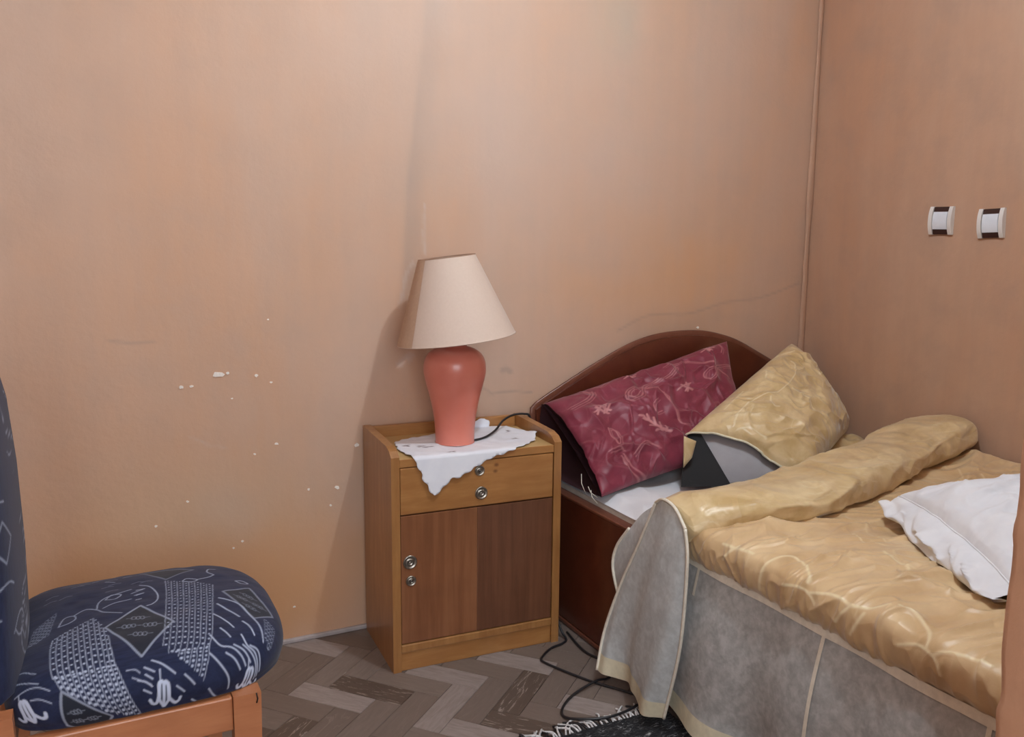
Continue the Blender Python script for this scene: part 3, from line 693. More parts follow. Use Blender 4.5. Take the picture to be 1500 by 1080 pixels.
(0.00122,0.6375,[(-2.278,-0.636),(-2.283,-0.686),(-2.288,-0.732),(-2.293,-0.776),(-2.299,-0.818),(-2.304,-0.858),(-2.311,-0.895),(-2.316,-0.908),(-2.319,-0.925)]),
(0.00263,0.75,[(-2.273,-0.64),(-2.273,-0.641)]),
(0.00268,0.75,[(-2.274,-0.652),(-2.274,-0.652)]),
(0.00273,0.75,[(-2.275,-0.664),(-2.275,-0.664)]),
(0.00279,0.75,[(-2.276,-0.676),(-2.276,-0.676)]),
(0.00284,0.75,[(-2.278,-0.688),(-2.278,-0.689)]),
(0.0029,0.75,[(-2.279,-0.701),(-2.279,-0.701)]),
(0.00296,0.75,[(-2.28,-0.714),(-2.28,-0.714)]),
(0.00302,0.75,[(-2.282,-0.727),(-2.282,-0.728)]),
(0.00308,0.75,[(-2.284,-0.741),(-2.284,-0.741)]),
(0.00315,0.75,[(-2.285,-0.754),(-2.285,-0.755)]),
(0.00322,0.75,[(-2.287,-0.768),(-2.287,-0.769)]),
(0.00329,0.75,[(-2.289,-0.782),(-2.289,-0.783)]),
(0.00336,0.75,[(-2.291,-0.797),(-2.291,-0.797)]),
(0.00344,0.75,[(-2.293,-0.812),(-2.293,-0.812)]),
(0.00352,0.75,[(-2.295,-0.827),(-2.295,-0.827)]),
(0.0036,0.75,[(-2.297,-0.842),(-2.297,-0.843)]),
(0.00368,0.75,[(-2.299,-0.858),(-2.299,-0.858)]),
(0.00377,0.75,[(-2.302,-0.873),(-2.302,-0.874)]),
(0.00386,0.75,[(-2.304,-0.889),(-2.304,-0.89)]),
(0.00396,0.75,[(-2.309,-0.905),(-2.309,-0.905)]),
(0.00406,0.75,[(-2.31,-0.905),(-2.31,-0.905)]),
(0.00416,0.75,[(-2.312,-0.911),(-2.311,-0.912)]),
(0.00426,0.75,[(-2.313,-0.92),(-2.313,-0.92)]),
(0.00437,0.75,[(-2.315,-0.928),(-2.314,-0.928)]),
(0.00122,0.6375,[(-2.268,-0.644),(-2.273,-0.696),(-2.279,-0.744),(-2.285,-0.79),(-2.291,-0.833),(-2.297,-0.874),(-2.304,-0.905),(-2.307,-0.917),(-2.311,-0.934)]),
(0.00263,0.75,[(-2.262,-0.648),(-2.262,-0.649)]),
(0.00268,0.75,[(-2.264,-0.66),(-2.264,-0.66)]),
(0.00273,0.75,[(-2.265,-0.671),(-2.265,-0.672)]),
(0.00278,0.75,[(-2.266,-0.683),(-2.266,-0.684)]),
(0.00283,0.75,[(-2.268,-0.696),(-2.268,-0.696)]),
(0.00288,0.75,[(-2.269,-0.708),(-2.269,-0.709)]),
(0.00294,0.75,[(-2.271,-0.721),(-2.271,-0.721)]),
(0.003,0.75,[(-2.272,-0.734),(-2.272,-0.734)]),
(0.00306,0.75,[(-2.274,-0.747),(-2.274,-0.747)]),
(0.00312,0.75,[(-2.276,-0.76),(-2.275,-0.761)]),
(0.00318,0.75,[(-2.277,-0.774),(-2.277,-0.775)]),
(0.00325,0.75,[(-2.279,-0.788),(-2.279,-0.788)]),
(0.00332,0.75,[(-2.281,-0.802),(-2.281,-0.803)]),
(0.00339,0.75,[(-2.283,-0.817),(-2.283,-0.817)]),
(0.00346,0.75,[(-2.285,-0.831),(-2.285,-0.832)]),
(0.00354,0.75,[(-2.288,-0.846),(-2.287,-0.847)]),
(0.00362,0.75,[(-2.29,-0.861),(-2.29,-0.862)]),
(0.0037,0.75,[(-2.292,-0.877),(-2.292,-0.877)]),
(0.00379,0.75,[(-2.295,-0.892),(-2.295,-0.892)]),
(0.00387,0.75,[(-2.299,-0.905),(-2.299,-0.905)]),
(0.00396,0.75,[(-2.3,-0.905),(-2.3,-0.905)]),
(0.00406,0.75,[(-2.301,-0.912),(-2.301,-0.912)]),
(0.00415,0.75,[(-2.303,-0.92),(-2.303,-0.92)]),
(0.00425,0.75,[(-2.304,-0.928),(-2.304,-0.929)]),
(0.00436,0.75,[(-2.306,-0.937),(-2.306,-0.937)]),
(0.00122,0.6375,[(-2.257,-0.652),(-2.263,-0.705),(-2.27,-0.756),(-2.276,-0.803),(-2.283,-0.848),(-2.289,-0.89),(-2.296,-0.907),(-2.298,-0.926),(-2.302,-0.945)]),
(0.00263,0.75,[(-2.252,-0.656),(-2.252,-0.656)]),
(0.00268,0.75,[(-2.253,-0.667),(-2.253,-0.668)]),
(0.00272,0.75,[(-2.255,-0.679),(-2.255,-0.679)]),
(0.00277,0.75,[(-2.256,-0.691),(-2.256,-0.691)]),
(0.00282,0.75,[(-2.258,-0.703),(-2.257,-0.703)]),
(0.00287,0.75,[(-2.259,-0.715),(-2.259,-0.716)]),
(0.00293,0.75,[(-2.261,-0.728),(-2.261,-0.728)]),
(0.00298,0.75,[(-2.262,-0.741),(-2.262,-0.741)]),
(0.00304,0.75,[(-2.264,-0.753),(-2.264,-0.754)]),
(0.0031,0.75,[(-2.266,-0.767),(-2.266,-0.767)]),
(0.00316,0.75,[(-2.268,-0.78),(-2.268,-0.781)]),
(0.00322,0.75,[(-2.269,-0.794),(-2.269,-0.794)]),
(0.00328,0.75,[(-2.272,-0.808),(-2.271,-0.808)]),
(0.00335,0.75,[(-2.273,-0.822),(-2.273,-0.822)]),
(0.00342,0.75,[(-2.276,-0.836),(-2.276,-0.837)]),
(0.00349,0.75,[(-2.278,-0.851),(-2.278,-0.851)]),
(0.00356,0.75,[(-2.28,-0.865),(-2.28,-0.866)]),
(0.00364,0.75,[(-2.283,-0.88),(-2.283,-0.881)]),
(0.00372,0.75,[(-2.285,-0.895),(-2.285,-0.896)]),
(0.0038,0.75,[(-2.289,-0.905),(-2.289,-0.905)]),
(0.00388,0.75,[(-2.29,-0.905),(-2.29,-0.906)]),
(0.00397,0.75,[(-2.291,-0.913),(-2.291,-0.913)]),
(0.00406,0.75,[(-2.292,-0.921),(-2.292,-0.921)]),
(0.00415,0.75,[(-2.294,-0.929),(-2.294,-0.929)]),
(0.00425,0.75,[(-2.295,-0.937),(-2.295,-0.938)]),
(0.00435,0.75,[(-2.297,-0.946),(-2.297,-0.946)]),
(0.00122,0.6375,[(-2.247,-0.66),(-2.254,-0.715),(-2.26,-0.767),(-2.268,-0.816),(-2.275,-0.862),(-2.284,-0.905),(-2.287,-0.915),(-2.289,-0.935),(-2.293,-0.955)]),
(0.00263,0.75,[(-2.242,-0.663),(-2.242,-0.664)]),
(0.00268,0.75,[(-2.243,-0.675),(-2.243,-0.675)]),
(0.00272,0.75,[(-2.244,-0.686),(-2.244,-0.687)]),
(0.00277,0.75,[(-2.246,-0.698),(-2.246,-0.699)]),
(0.00281,0.75,[(-2.248,-0.71),(-2.247,-0.711)]),
(0.00286,0.75,[(-2.249,-0.722),(-2.249,-0.723)]),
(0.00291,0.75,[(-2.251,-0.735),(-2.251,-0.735)]),
(0.00296,0.75,[(-2.252,-0.747),(-2.252,-0.748)]),
(0.00302,0.75,[(-2.254,-0.76),(-2.254,-0.76)]),
(0.00307,0.75,[(-2.256,-0.773),(-2.256,-0.773)]),
(0.00313,0.75,[(-2.258,-0.786),(-2.258,-0.787)]),
(0.00319,0.75,[(-2.26,-0.8),(-2.26,-0.8)]),
(0.00325,0.75,[(-2.262,-0.813),(-2.262,-0.814)]),
(0.00331,0.75,[(-2.264,-0.827),(-2.264,-0.828)]),
(0.00338,0.75,[(-2.266,-0.841),(-2.266,-0.842)]),
(0.00344,0.75,[(-2.268,-0.855),(-2.268,-0.856)]),
(0.00351,0.75,[(-2.271,-0.87),(-2.271,-0.87)]),
(0.00358,0.75,[(-2.273,-0.884),(-2.273,-0.885)]),
(0.00366,0.75,[(-2.276,-0.899),(-2.276,-0.899)]),
(0.00373,0.75,[(-2.279,-0.905),(-2.279,-0.905)]),
(0.00381,0.75,[(-2.28,-0.907),(-2.28,-0.907)]),
(0.00389,0.75,[(-2.281,-0.914),(-2.281,-0.914)]),
(0.00397,0.75,[(-2.282,-0.922),(-2.282,-0.922)]),
(0.00406,0.75,[(-2.284,-0.93),(-2.283,-0.93)]),
(0.00415,0.75,[(-2.285,-0.938),(-2.285,-0.938)]),
(0.00424,0.75,[(-2.286,-0.946),(-2.286,-0.946)]),
(0.00434,0.75,[(-2.288,-0.955),(-2.288,-0.955)]),
(0.00122,0.6375,[(-2.236,-0.667),(-2.244,-0.725),(-2.252,-0.778),(-2.259,-0.829),(-2.267,-0.876),(-2.275,-0.905),(-2.277,-0.924),(-2.281,-0.944),(-2.284,-0.965)]),
(0.00108,0.34,[(-2.554,-0.716),(-2.555,-0.724),(-2.557,-0.733),(-2.558,-0.741),(-2.559,-0.749),(-2.56,-0.758),(-2.561,-0.766),(-2.562,-0.774),(-2.563,-0.782)]),
(0.00223,0.4,[(-2.551,-0.712),(-2.551,-0.712)]),
(0.00244,0.4,[(-2.553,-0.722),(-2.553,-0.722)]),
(0.00265,0.4,[(-2.554,-0.732),(-2.554,-0.732)]),
(0.00288,0.4,[(-2.555,-0.742),(-2.555,-0.743)]),
(0.00311,0.4,[(-2.557,-0.753),(-2.556,-0.754)]),
(0.00335,0.4,[(-2.558,-0.764),(-2.558,-0.765)]),
(0.00361,0.4,[(-2.559,-0.775),(-2.559,-0.776)]),
(0.00108,0.34,[(-2.548,-0.708),(-2.55,-0.717),(-2.551,-0.726),(-2.552,-0.735),(-2.553,-0.744),(-2.554,-0.753),(-2.555,-0.761),(-2.556,-0.77),(-2.557,-0.778)]),
(0.00223,0.4,[(-2.545,-0.704),(-2.545,-0.705)]),
(0.00243,0.4,[(-2.546,-0.714),(-2.546,-0.715)]),
(0.00263,0.4,[(-2.548,-0.725),(-2.548,-0.725)]),
(0.00284,0.4,[(-2.549,-0.735),(-2.549,-0.736)]),
(0.00307,0.4,[(-2.55,-0.746),(-2.55,-0.746)]),
(0.0033,0.4,[(-2.552,-0.757),(-2.552,-0.757)]),
(0.00353,0.4,[(-2.553,-0.768),(-2.553,-0.769)]),
(0.00108,0.34,[(-2.542,-0.701),(-2.543,-0.71),(-2.545,-0.72),(-2.546,-0.729),(-2.547,-0.739),(-2.548,-0.748),(-2.549,-0.757),(-2.551,-0.766),(-2.552,-0.775)]),
(0.00223,0.4,[(-2.539,-0.697),(-2.539,-0.697)]),
(0.00242,0.4,[(-2.54,-0.707),(-2.54,-0.708)]),
(0.00261,0.4,[(-2.542,-0.717),(-2.542,-0.718)]),
(0.00282,0.4,[(-2.543,-0.728),(-2.543,-0.728)]),
(0.00303,0.4,[(-2.545,-0.739),(-2.544,-0.739)]),
(0.00324,0.4,[(-2.546,-0.75),(-2.546,-0.75)]),
(0.00347,0.4,[(-2.547,-0.761),(-2.547,-0.762)]),
(0.0037,0.4,[(-2.549,-0.773),(-2.549,-0.773)]),
(0.00108,0.34,[(-2.536,-0.693),(-2.537,-0.703),(-2.539,-0.713),(-2.54,-0.723),(-2.541,-0.733),(-2.542,-0.743),(-2.544,-0.752),(-2.545,-0.762),(-2.546,-0.771)]),
(0.00223,0.4,[(-2.533,-0.689),(-2.533,-0.69)]),
(0.00241,0.4,[(-2.534,-0.7),(-2.534,-0.7)]),
(0.0026,0.4,[(-2.535,-0.71),(-2.535,-0.71)]),
(0.00279,0.4,[(-2.537,-0.721),(-2.537,-0.721)]),
(0.00299,0.4,[(-2.538,-0.732),(-2.538,-0.732)]),
(0.0032,0.4,[(-2.54,-0.743),(-2.54,-0.743)]),
(0.00341,0.4,[(-2.541,-0.754),(-2.541,-0.754)]),
(0.00363,0.4,[(-2.543,-0.765),(-2.543,-0.766)]),
(0.00108,0.34,[(-2.53,-0.685),(-2.531,-0.696),(-2.532,-0.707),(-2.534,-0.717),(-2.535,-0.728),(-2.537,-0.738),(-2.538,-0.748),(-2.539,-0.758),(-2.541,-0.768)]),
(0.00223,0.4,[(-2.526,-0.682),(-2.526,-0.682)]),
(0.0024,0.4,[(-2.528,-0.692),(-2.528,-0.692)]),
(0.00258,0.4,[(-2.529,-0.702),(-2.529,-0.703)]),
(0.00276,0.4,[(-2.531,-0.713),(-2.53,-0.714)]),
(0.00296,0.4,[(-2.532,-0.724),(-2.532,-0.725)]),
(0.00315,0.4,[(-2.534,-0.735),(-2.534,-0.736)]),
(0.00336,0.4,[(-2.535,-0.747),(-2.535,-0.747)]),
(0.00357,0.4,[(-2.537,-0.758),(-2.537,-0.759)]),
(0.00108,0.34,[(-2.523,-0.678),(-2.525,-0.689),(-2.526,-0.7),(-2.528,-0.711),(-2.529,-0.722),(-2.531,-0.733),(-2.532,-0.743),(-2.534,-0.754),(-2.535,-0.764)]),
(0.00223,0.4,[(-2.52,-0.674),(-2.52,-0.674)]),
(0.00239,0.4,[(-2.521,-0.684),(-2.521,-0.685)]),
(0.00257,0.4,[(-2.523,-0.695),(-2.523,-0.695)]),
(0.00274,0.4,[(-2.524,-0.706),(-2.524,-0.706)]),
(0.00293,0.4,[(-2.526,-0.717),(-2.526,-0.717)]),
(0.00311,0.4,[(-2.527,-0.728),(-2.527,-0.728)]),
(0.00331,0.4,[(-2.529,-0.739),(-2.529,-0.74)]),
(0.00351,0.4,[(-2.531,-0.751),(-2.531,-0.751)]),
(0.00108,0.34,[(-2.517,-0.67),(-2.518,-0.682),(-2.52,-0.694),(-2.522,-0.705),(-2.523,-0.717),(-2.525,-0.728),(-2.526,-0.739),(-2.528,-0.75),(-2.53,-0.761)]),
(0.00094,0.3825,[(-2.164,-0.83),(-2.165,-0.837),(-2.165,-0.843),(-2.166,-0.849),(-2.167,-0.855),(-2.167,-0.861),(-2.168,-0.867),(-2.168,-0.872),(-2.169,-0.878)]),
(0.00202,0.45,[(-2.161,-0.833),(-2.161,-0.834)]),
(0.00227,0.45,[(-2.162,-0.843),(-2.162,-0.843)]),
(0.00253,0.45,[(-2.163,-0.853),(-2.163,-0.853)]),
(0.0028,0.45,[(-2.164,-0.863),(-2.164,-0.863)]),
(0.00307,0.45,[(-2.166,-0.873),(-2.166,-0.874)]),
(0.00335,0.45,[(-2.167,-0.884),(-2.167,-0.884)]),
(0.00094,0.3825,[(-2.158,-0.836),(-2.159,-0.843),(-2.16,-0.85),(-2.161,-0.857),(-2.162,-0.864),(-2.163,-0.871),(-2.163,-0.877),(-2.164,-0.884),(-2.165,-0.891)]),
(0.00202,0.45,[(-2.156,-0.839),(-2.156,-0.84)]),
(0.00224,0.45,[(-2.157,-0.849),(-2.157,-0.849)]),
(0.00246,0.45,[(-2.158,-0.858),(-2.158,-0.859)]),
(0.00269,0.45,[(-2.159,-0.868),(-2.159,-0.869)]),
(0.00292,0.45,[(-2.161,-0.878),(-2.16,-0.878)]),
(0.00316,0.45,[(-2.162,-0.888),(-2.162,-0.888)]),
(0.00094,0.3825,[(-2.153,-0.842),(-2.154,-0.85),(-2.155,-0.858),(-2.156,-0.865),(-2.157,-0.873),(-2.158,-0.881),(-2.159,-0.888),(-2.16,-0.896),(-2.161,-0.903)]),
(0.00202,0.45,[(-2.15,-0.845),(-2.15,-0.845)]),
(0.00222,0.45,[(-2.151,-0.854),(-2.151,-0.855)]),
(0.00241,0.45,[(-2.153,-0.864),(-2.153,-0.864)]),
(0.00261,0.45,[(-2.154,-0.873),(-2.154,-0.874)]),
(0.00281,0.45,[(-2.155,-0.883),(-2.155,-0.883)]),
(0.00302,0.45,[(-2.157,-0.893),(-2.157,-0.893)]),
(0.00324,0.45,[(-2.158,-0.903),(-2.158,-0.903)]),
(0.00094,0.3825,[(-2.147,-0.848),(-2.149,-0.857),(-2.15,-0.865),(-2.151,-0.874),(-2.152,-0.882),(-2.154,-0.89),(-2.155,-0.899),(-2.159,-0.905),(-2.159,-0.905)]),
(0.00202,0.45,[(-2.145,-0.851),(-2.144,-0.851)]),
(0.0022,0.45,[(-2.146,-0.86),(-2.146,-0.86)]),
(0.00237,0.45,[(-2.147,-0.869),(-2.147,-0.87)]),
(0.00255,0.45,[(-2.149,-0.879),(-2.149,-0.879)]),
(0.00273,0.45,[(-2.15,-0.888),(-2.15,-0.889)]),
(0.00291,0.45,[(-2.152,-0.898),(-2.152,-0.898)]),
(0.0031,0.45,[(-2.157,-0.905),(-2.156,-0.905)]),
(0.0033,0.45,[(-2.156,-0.905),(-2.156,-0.905)]),
(0.00094,0.3825,[(-2.142,-0.854),(-2.143,-0.863),(-2.145,-0.873),(-2.146,-0.882),(-2.148,-0.891),(-2.149,-0.9),(-2.154,-0.905),(-2.153,-0.905),(-2.153,-0.906)]),
(0.00243,0.76,[(-2.36,-0.931),(-2.361,-0.949)]),
(0.00675,0.95,[(-2.359,-0.951),(-2.363,-0.955),(-2.365,-0.975),(-2.366,-0.981)]),
(0.00675,0.95,[(-2.352,-0.953),(-2.348,-0.959),(-2.347,-0.979),(-2.347,-0.986)]),
(0.0054,0.95,[(-2.355,-0.953),(-2.356,-0.977),(-2.357,-0.994)]),
(0.00567,0.95,[(-2.366,-0.98),(-2.361,-0.991),(-2.357,-0.997),(-2.352,-0.993),(-2.347,-0.985)]),
(0.00594,0.95,[(-2.366,-0.977),(-2.371,-0.988),(-2.378,-0.987),(-2.382,-0.979)]),
(0.00594,0.95,[(-2.347,-0.982),(-2.336,-0.994),(-2.328,-0.993),(-2.325,-0.986)]),
(0.00243,0.76,[(-2.201,-0.929),(-2.197,-0.945)]),
(0.00574,0.95,[(-2.194,-0.946),(-2.196,-0.952),(-2.193,-0.969),(-2.192,-0.975)]),
(0.00574,0.95,[(-2.188,-0.945),(-2.183,-0.949),(-2.176,-0.967),(-2.174,-0.973)]),
(0.00459,0.95,[(-2.191,-0.947),(-2.185,-0.968),(-2.18,-0.984)]),
(0.00482,0.95,[(-2.192,-0.975),(-2.185,-0.982),(-2.179,-0.986),(-2.176,-0.981),(-2.175,-0.972)]),
(0.00505,0.95,[(-2.192,-0.972),(-2.194,-0.983),(-2.2,-0.985),(-2.205,-0.979)]),
(0.00505,0.95,[(-2.175,-0.969),(-2.163,-0.976),(-2.156,-0.972),(-2.156,-0.965)]),
(0.00243,0.76,[(-2.584,-0.905),(-2.587,-0.915)]),
(0.00709,0.95,[(-2.585,-0.918),(-2.589,-0.922),(-2.593,-0.94),(-2.595,-0.946)]),
(0.00709,0.95,[(-2.579,-0.92),(-2.576,-0.927),(-2.577,-0.946),(-2.578,-0.952)]),
(0.00567,0.95,[(-2.582,-0.92),(-2.585,-0.943),(-2.588,-0.959)]),
(0.00595,0.95,[(-2.595,-0.945),(-2.591,-0.956),(-2.588,-0.962),(-2.583,-0.959),(-2.578,-0.952)]),
(0.00624,0.95,[(-2.594,-0.942),(-2.6,-0.952),(-2.607,-0.95),(-2.609,-0.942)]),
(0.00624,0.95,[(-2.577,-0.949),(-2.569,-0.961),(-2.561,-0.961),(-2.557,-0.955)]),
(0.0042,0.45,[(-2.438,-0.786),(-2.374,-0.716)]),
(0.0042,0.45,[(-2.374,-0.716),(-2.325,-0.81)]),
(0.0042,0.45,[(-2.325,-0.81),(-2.386,-0.899)]),
(0.0042,0.45,[(-2.386,-0.899),(-2.438,-0.786)]),
(0.0011,0.5175,[(-2.385,-0.768),(-2.387,-0.773),(-2.389,-0.774),(-2.392,-0.772),(-2.393,-0.767),(-2.391,-0.762),(-2.389,-0.761),(-2.386,-0.763),(-2.385,-0.768)]),
(0.0011,0.5175,[(-2.378,-0.77),(-2.38,-0.774),(-2.382,-0.776),(-2.385,-0.773),(-2.385,-0.768),(-2.384,-0.764),(-2.381,-0.762),(-2.379,-0.765),(-2.378,-0.77)]),
(0.0011,0.5175,[(-2.371,-0.771),(-2.372,-0.776),(-2.375,-0.777),(-2.377,-0.775),(-2.378,-0.77),(-2.377,-0.765),(-2.374,-0.764),(-2.372,-0.766),(-2.371,-0.771)]),
(0.0011,0.45,[(-2.401,-0.765),(-2.393,-0.767)]),
(0.0011,0.45,[(-2.37,-0.771),(-2.362,-0.773)]),
(0.0011,0.5175,[(-2.403,-0.798),(-2.404,-0.803),(-2.407,-0.804),(-2.409,-0.802),(-2.41,-0.797),(-2.409,-0.792),(-2.406,-0.79),(-2.404,-0.793),(-2.403,-0.798)]),
(0.0011,0.5175,[(-2.396,-0.8),(-2.397,-0.804),(-2.4,-0.806),(-2.402,-0.803),(-2.402,-0.798),(-2.401,-0.794),(-2.399,-0.792),(-2.396,-0.795),(-2.396,-0.8)]),
(0.0011,0.5175,[(-2.388,-0.801),(-2.39,-0.806),(-2.392,-0.807),(-2.394,-0.805),(-2.395,-0.8),(-2.394,-0.795),(-2.391,-0.794),(-2.389,-0.796),(-2.388,-0.801)]),
(0.0011,0.45,[(-2.419,-0.795),(-2.41,-0.797)]),
(0.0011,0.45,[(-2.388,-0.801),(-2.379,-0.803)]),
(0.0011,0.5175,[(-2.368,-0.805),(-2.369,-0.81),(-2.372,-0.812),(-2.374,-0.809),(-2.375,-0.804),(-2.374,-0.799),(-2.371,-0.798),(-2.369,-0.8),(-2.368,-0.805)]),
(0.0011,0.5175,[(-2.361,-0.807),(-2.362,-0.812),(-2.365,-0.813),(-2.367,-0.811),(-2.368,-0.806),(-2.366,-0.801),(-2.364,-0.799),(-2.361,-0.802),(-2.361,-0.807)]),
(0.0011,0.5175,[(-2.353,-0.809),(-2.355,-0.813),(-2.357,-0.815),(-2.36,-0.812),(-2.36,-0.807),(-2.359,-0.802),(-2.356,-0.801),(-2.354,-0.803),(-2.353,-0.809)]),
(0.0011,0.45,[(-2.384,-0.802),(-2.375,-0.804)]),
(0.0011,0.45,[(-2.353,-0.809),(-2.344,-0.81)]),
(0.0011,0.5175,[(-2.387,-0.835),(-2.388,-0.84),(-2.391,-0.841),(-2.393,-0.839),(-2.394,-0.834),(-2.393,-0.829),(-2.39,-0.827),(-2.388,-0.83),(-2.387,-0.835)]),
(0.0011,0.5175,[(-2.38,-0.837),(-2.381,-0.841),(-2.384,-0.843),(-2.386,-0.84),(-2.387,-0.835),(-2.385,-0.831),(-2.383,-0.829),(-2.38,-0.832),(-2.38,-0.837)]),
(0.0011,0.5175,[(-2.372,-0.838),(-2.374,-0.843),(-2.376,-0.844),(-2.379,-0.842),(-2.379,-0.837),(-2.378,-0.832),(-2.375,-0.831),(-2.373,-0.833),(-2.372,-0.838)]),
(0.0011,0.45,[(-2.403,-0.832),(-2.394,-0.834)]),
(0.0011,0.45,[(-2.372,-0.838),(-2.363,-0.84)]),
(0.0042,0.42,[(-2.545,-0.989),(-2.516,-0.93)]),
(0.0042,0.42,[(-2.516,-0.93),(-2.458,-0.993)]),
(0.0042,0.42,[(-2.458,-0.993),(-2.502,-1.032)]),
(0.0042,0.42,[(-2.502,-1.032),(-2.545,-0.989)]),
(0.0011,0.483,[(-2.513,-0.968),(-2.513,-0.97),(-2.515,-0.971),(-2.517,-0.97),(-2.518,-0.967),(-2.518,-0.965),(-2.516,-0.964),(-2.514,-0.965),(-2.513,-0.968)]),
(0.0011,0.483,[(-2.507,-0.968),(-2.508,-0.97),(-2.51,-0.972),(-2.512,-0.97),(-2.513,-0.968),(-2.512,-0.965),(-2.511,-0.964),(-2.509,-0.965),(-2.507,-0.968)]),
(0.0011,0.483,[(-2.502,-0.968),(-2.502,-0.971),(-2.504,-0.972),(-2.506,-0.971),(-2.507,-0.968),(-2.507,-0.965),(-2.505,-0.964),(-2.503,-0.965),(-2.502,-0.968)]),
(0.0011,0.42,[(-2.525,-0.967),(-2.519,-0.967)]),
(0.0011,0.42,[(-2.501,-0.968),(-2.495,-0.968)]),
(0.0011,0.483,[(-2.522,-0.985),(-2.523,-0.988),(-2.524,-0.989),(-2.526,-0.988),(-2.528,-0.985),(-2.527,-0.983),(-2.525,-0.981),(-2.523,-0.983),(-2.522,-0.985)]),
(0.0011,0.483,[(-2.517,-0.986),(-2.517,-0.988),(-2.519,-0.989),(-2.521,-0.988),(-2.522,-0.985),(-2.522,-0.983),(-2.52,-0.982),(-2.518,-0.983),(-2.517,-0.986)]),
(0.0011,0.483,[(-2.511,-0.986),(-2.511,-0.989),(-2.513,-0.99),(-2.515,-0.988),(-2.516,-0.986),(-2.516,-0.983),(-2.514,-0.982),(-2.512,-0.983),(-2.511,-0.986)]),
(0.0011,0.42,[(-2.534,-0.985),(-2.528,-0.985)]),
(0.0011,0.42,[(-2.511,-0.986),(-2.504,-0.986)]),
(0.0011,0.483,[(-2.495,-0.987),(-2.496,-0.989),(-2.498,-0.99),(-2.5,-0.989),(-2.501,-0.986),(-2.5,-0.984),(-2.499,-0.983),(-2.497,-0.984),(-2.495,-0.987)]),
(0.0011,0.483,[(-2.49,-0.987),(-2.49,-0.99),(-2.492,-0.991),(-2.494,-0.989),(-2.495,-0.987),(-2.495,-0.984),(-2.493,-0.983),(-2.491,-0.984),(-2.49,-0.987)]),
(0.0011,0.483,[(-2.484,-0.987),(-2.485,-0.99),(-2.486,-0.991),(-2.488,-0.99),(-2.49,-0.987),(-2.489,-0.984),(-2.487,-0.983),(-2.485,-0.984),(-2.484,-0.987)]),
(0.0011,0.42,[(-2.508,-0.986),(-2.501,-0.986)]),
(0.0011,0.42,[(-2.484,-0.987),(-2.477,-0.987)]),
(0.0011,0.483,[(-2.506,-1.004),(-2.506,-1.007),(-2.508,-1.008),(-2.51,-1.007),(-2.511,-1.004),(-2.511,-1.002),(-2.509,-1),(-2.507,-1.002),(-2.506,-1.004)]),
(0.0011,0.483,[(-2.5,-1.005),(-2.501,-1.007),(-2.502,-1.008),(-2.505,-1.007),(-2.506,-1.004),(-2.505,-1.002),(-2.503,-1.001),(-2.501,-1.002),(-2.5,-1.005)]),
(0.0011,0.483,[(-2.495,-1.005),(-2.495,-1.008),(-2.497,-1.009),(-2.499,-1.007),(-2.5,-1.005),(-2.5,-1.002),(-2.498,-1.001),(-2.496,-1.002),(-2.495,-1.005)]),
(0.0011,0.42,[(-2.518,-1.004),(-2.512,-1.004)]),
(0.0011,0.42,[(-2.494,-1.005),(-2.488,-1.005)]),
(0.0042,0.3,[(-2.223,-0.71),(-2.168,-0.692)]),
(0.0042,0.3,[(-2.168,-0.692),(-2.142,-0.813)]),
(0.0042,0.3,[(-2.142,-0.813),(-2.184,-0.831)]),
(0.0042,0.3,[(-2.184,-0.831),(-2.223,-0.71)]),
(0.0011,0.345,[(-2.181,-0.73),(-2.182,-0.733),(-2.184,-0.732),(-2.186,-0.729),(-2.186,-0.724),(-2.185,-0.721),(-2.183,-0.722),(-2.181,-0.726),(-2.181,-0.73)]),
(0.0011,0.345,[(-2.176,-0.737),(-2.177,-0.74),(-2.179,-0.739),(-2.18,-0.735),(-2.181,-0.731),(-2.18,-0.728),(-2.178,-0.729),(-2.176,-0.732),(-2.176,-0.737)]),
(0.0011,0.345,[(-2.17,-0.744),(-2.172,-0.746),(-2.174,-0.746),(-2.175,-0.742),(-2.175,-0.737),(-2.174,-0.735),(-2.172,-0.735),(-2.171,-0.739),(-2.17,-0.744)]),
(0.0011,0.3,[(-2.192,-0.716),(-2.186,-0.724)]),
(0.0011,0.3,[(-2.17,-0.744),(-2.164,-0.752)]),
(0.0011,0.345,[(-2.195,-0.742),(-2.196,-0.744),(-2.198,-0.744),(-2.2,-0.74),(-2.2,-0.735),(-2.199,-0.732),(-2.197,-0.733),(-2.195,-0.737),(-2.195,-0.742)]),
(0.0011,0.345,[(-2.19,-0.748),(-2.191,-0.751),(-2.193,-0.75),(-2.194,-0.747),(-2.195,-0.742),(-2.193,-0.739),(-2.192,-0.74),(-2.19,-0.744),(-2.19,-0.748)]),
(0.0011,0.345,[(-2.184,-0.755),(-2.186,-0.758),(-2.188,-0.757),(-2.189,-0.753),(-2.189,-0.749),(-2.188,-0.746),(-2.186,-0.747),(-2.185,-0.75),(-2.184,-0.755)]),
(0.0011,0.3,[(-2.206,-0.727),(-2.2,-0.735)]),
(0.0011,0.3,[(-2.184,-0.755),(-2.178,-0.763)]),
(0.0011,0.345,[(-2.17,-0.773),(-2.171,-0.776),(-2.173,-0.775),(-2.174,-0.772),(-2.175,-0.767),(-2.174,-0.764),(-2.172,-0.765),(-2.17,-0.769),(-2.17,-0.773)]),
(0.0011,0.345,[(-2.164,-0.78),(-2.166,-0.783),(-2.167,-0.782),(-2.169,-0.778),(-2.169,-0.774),(-2.168,-0.771),(-2.166,-0.772),(-2.165,-0.775),(-2.164,-0.78)]),
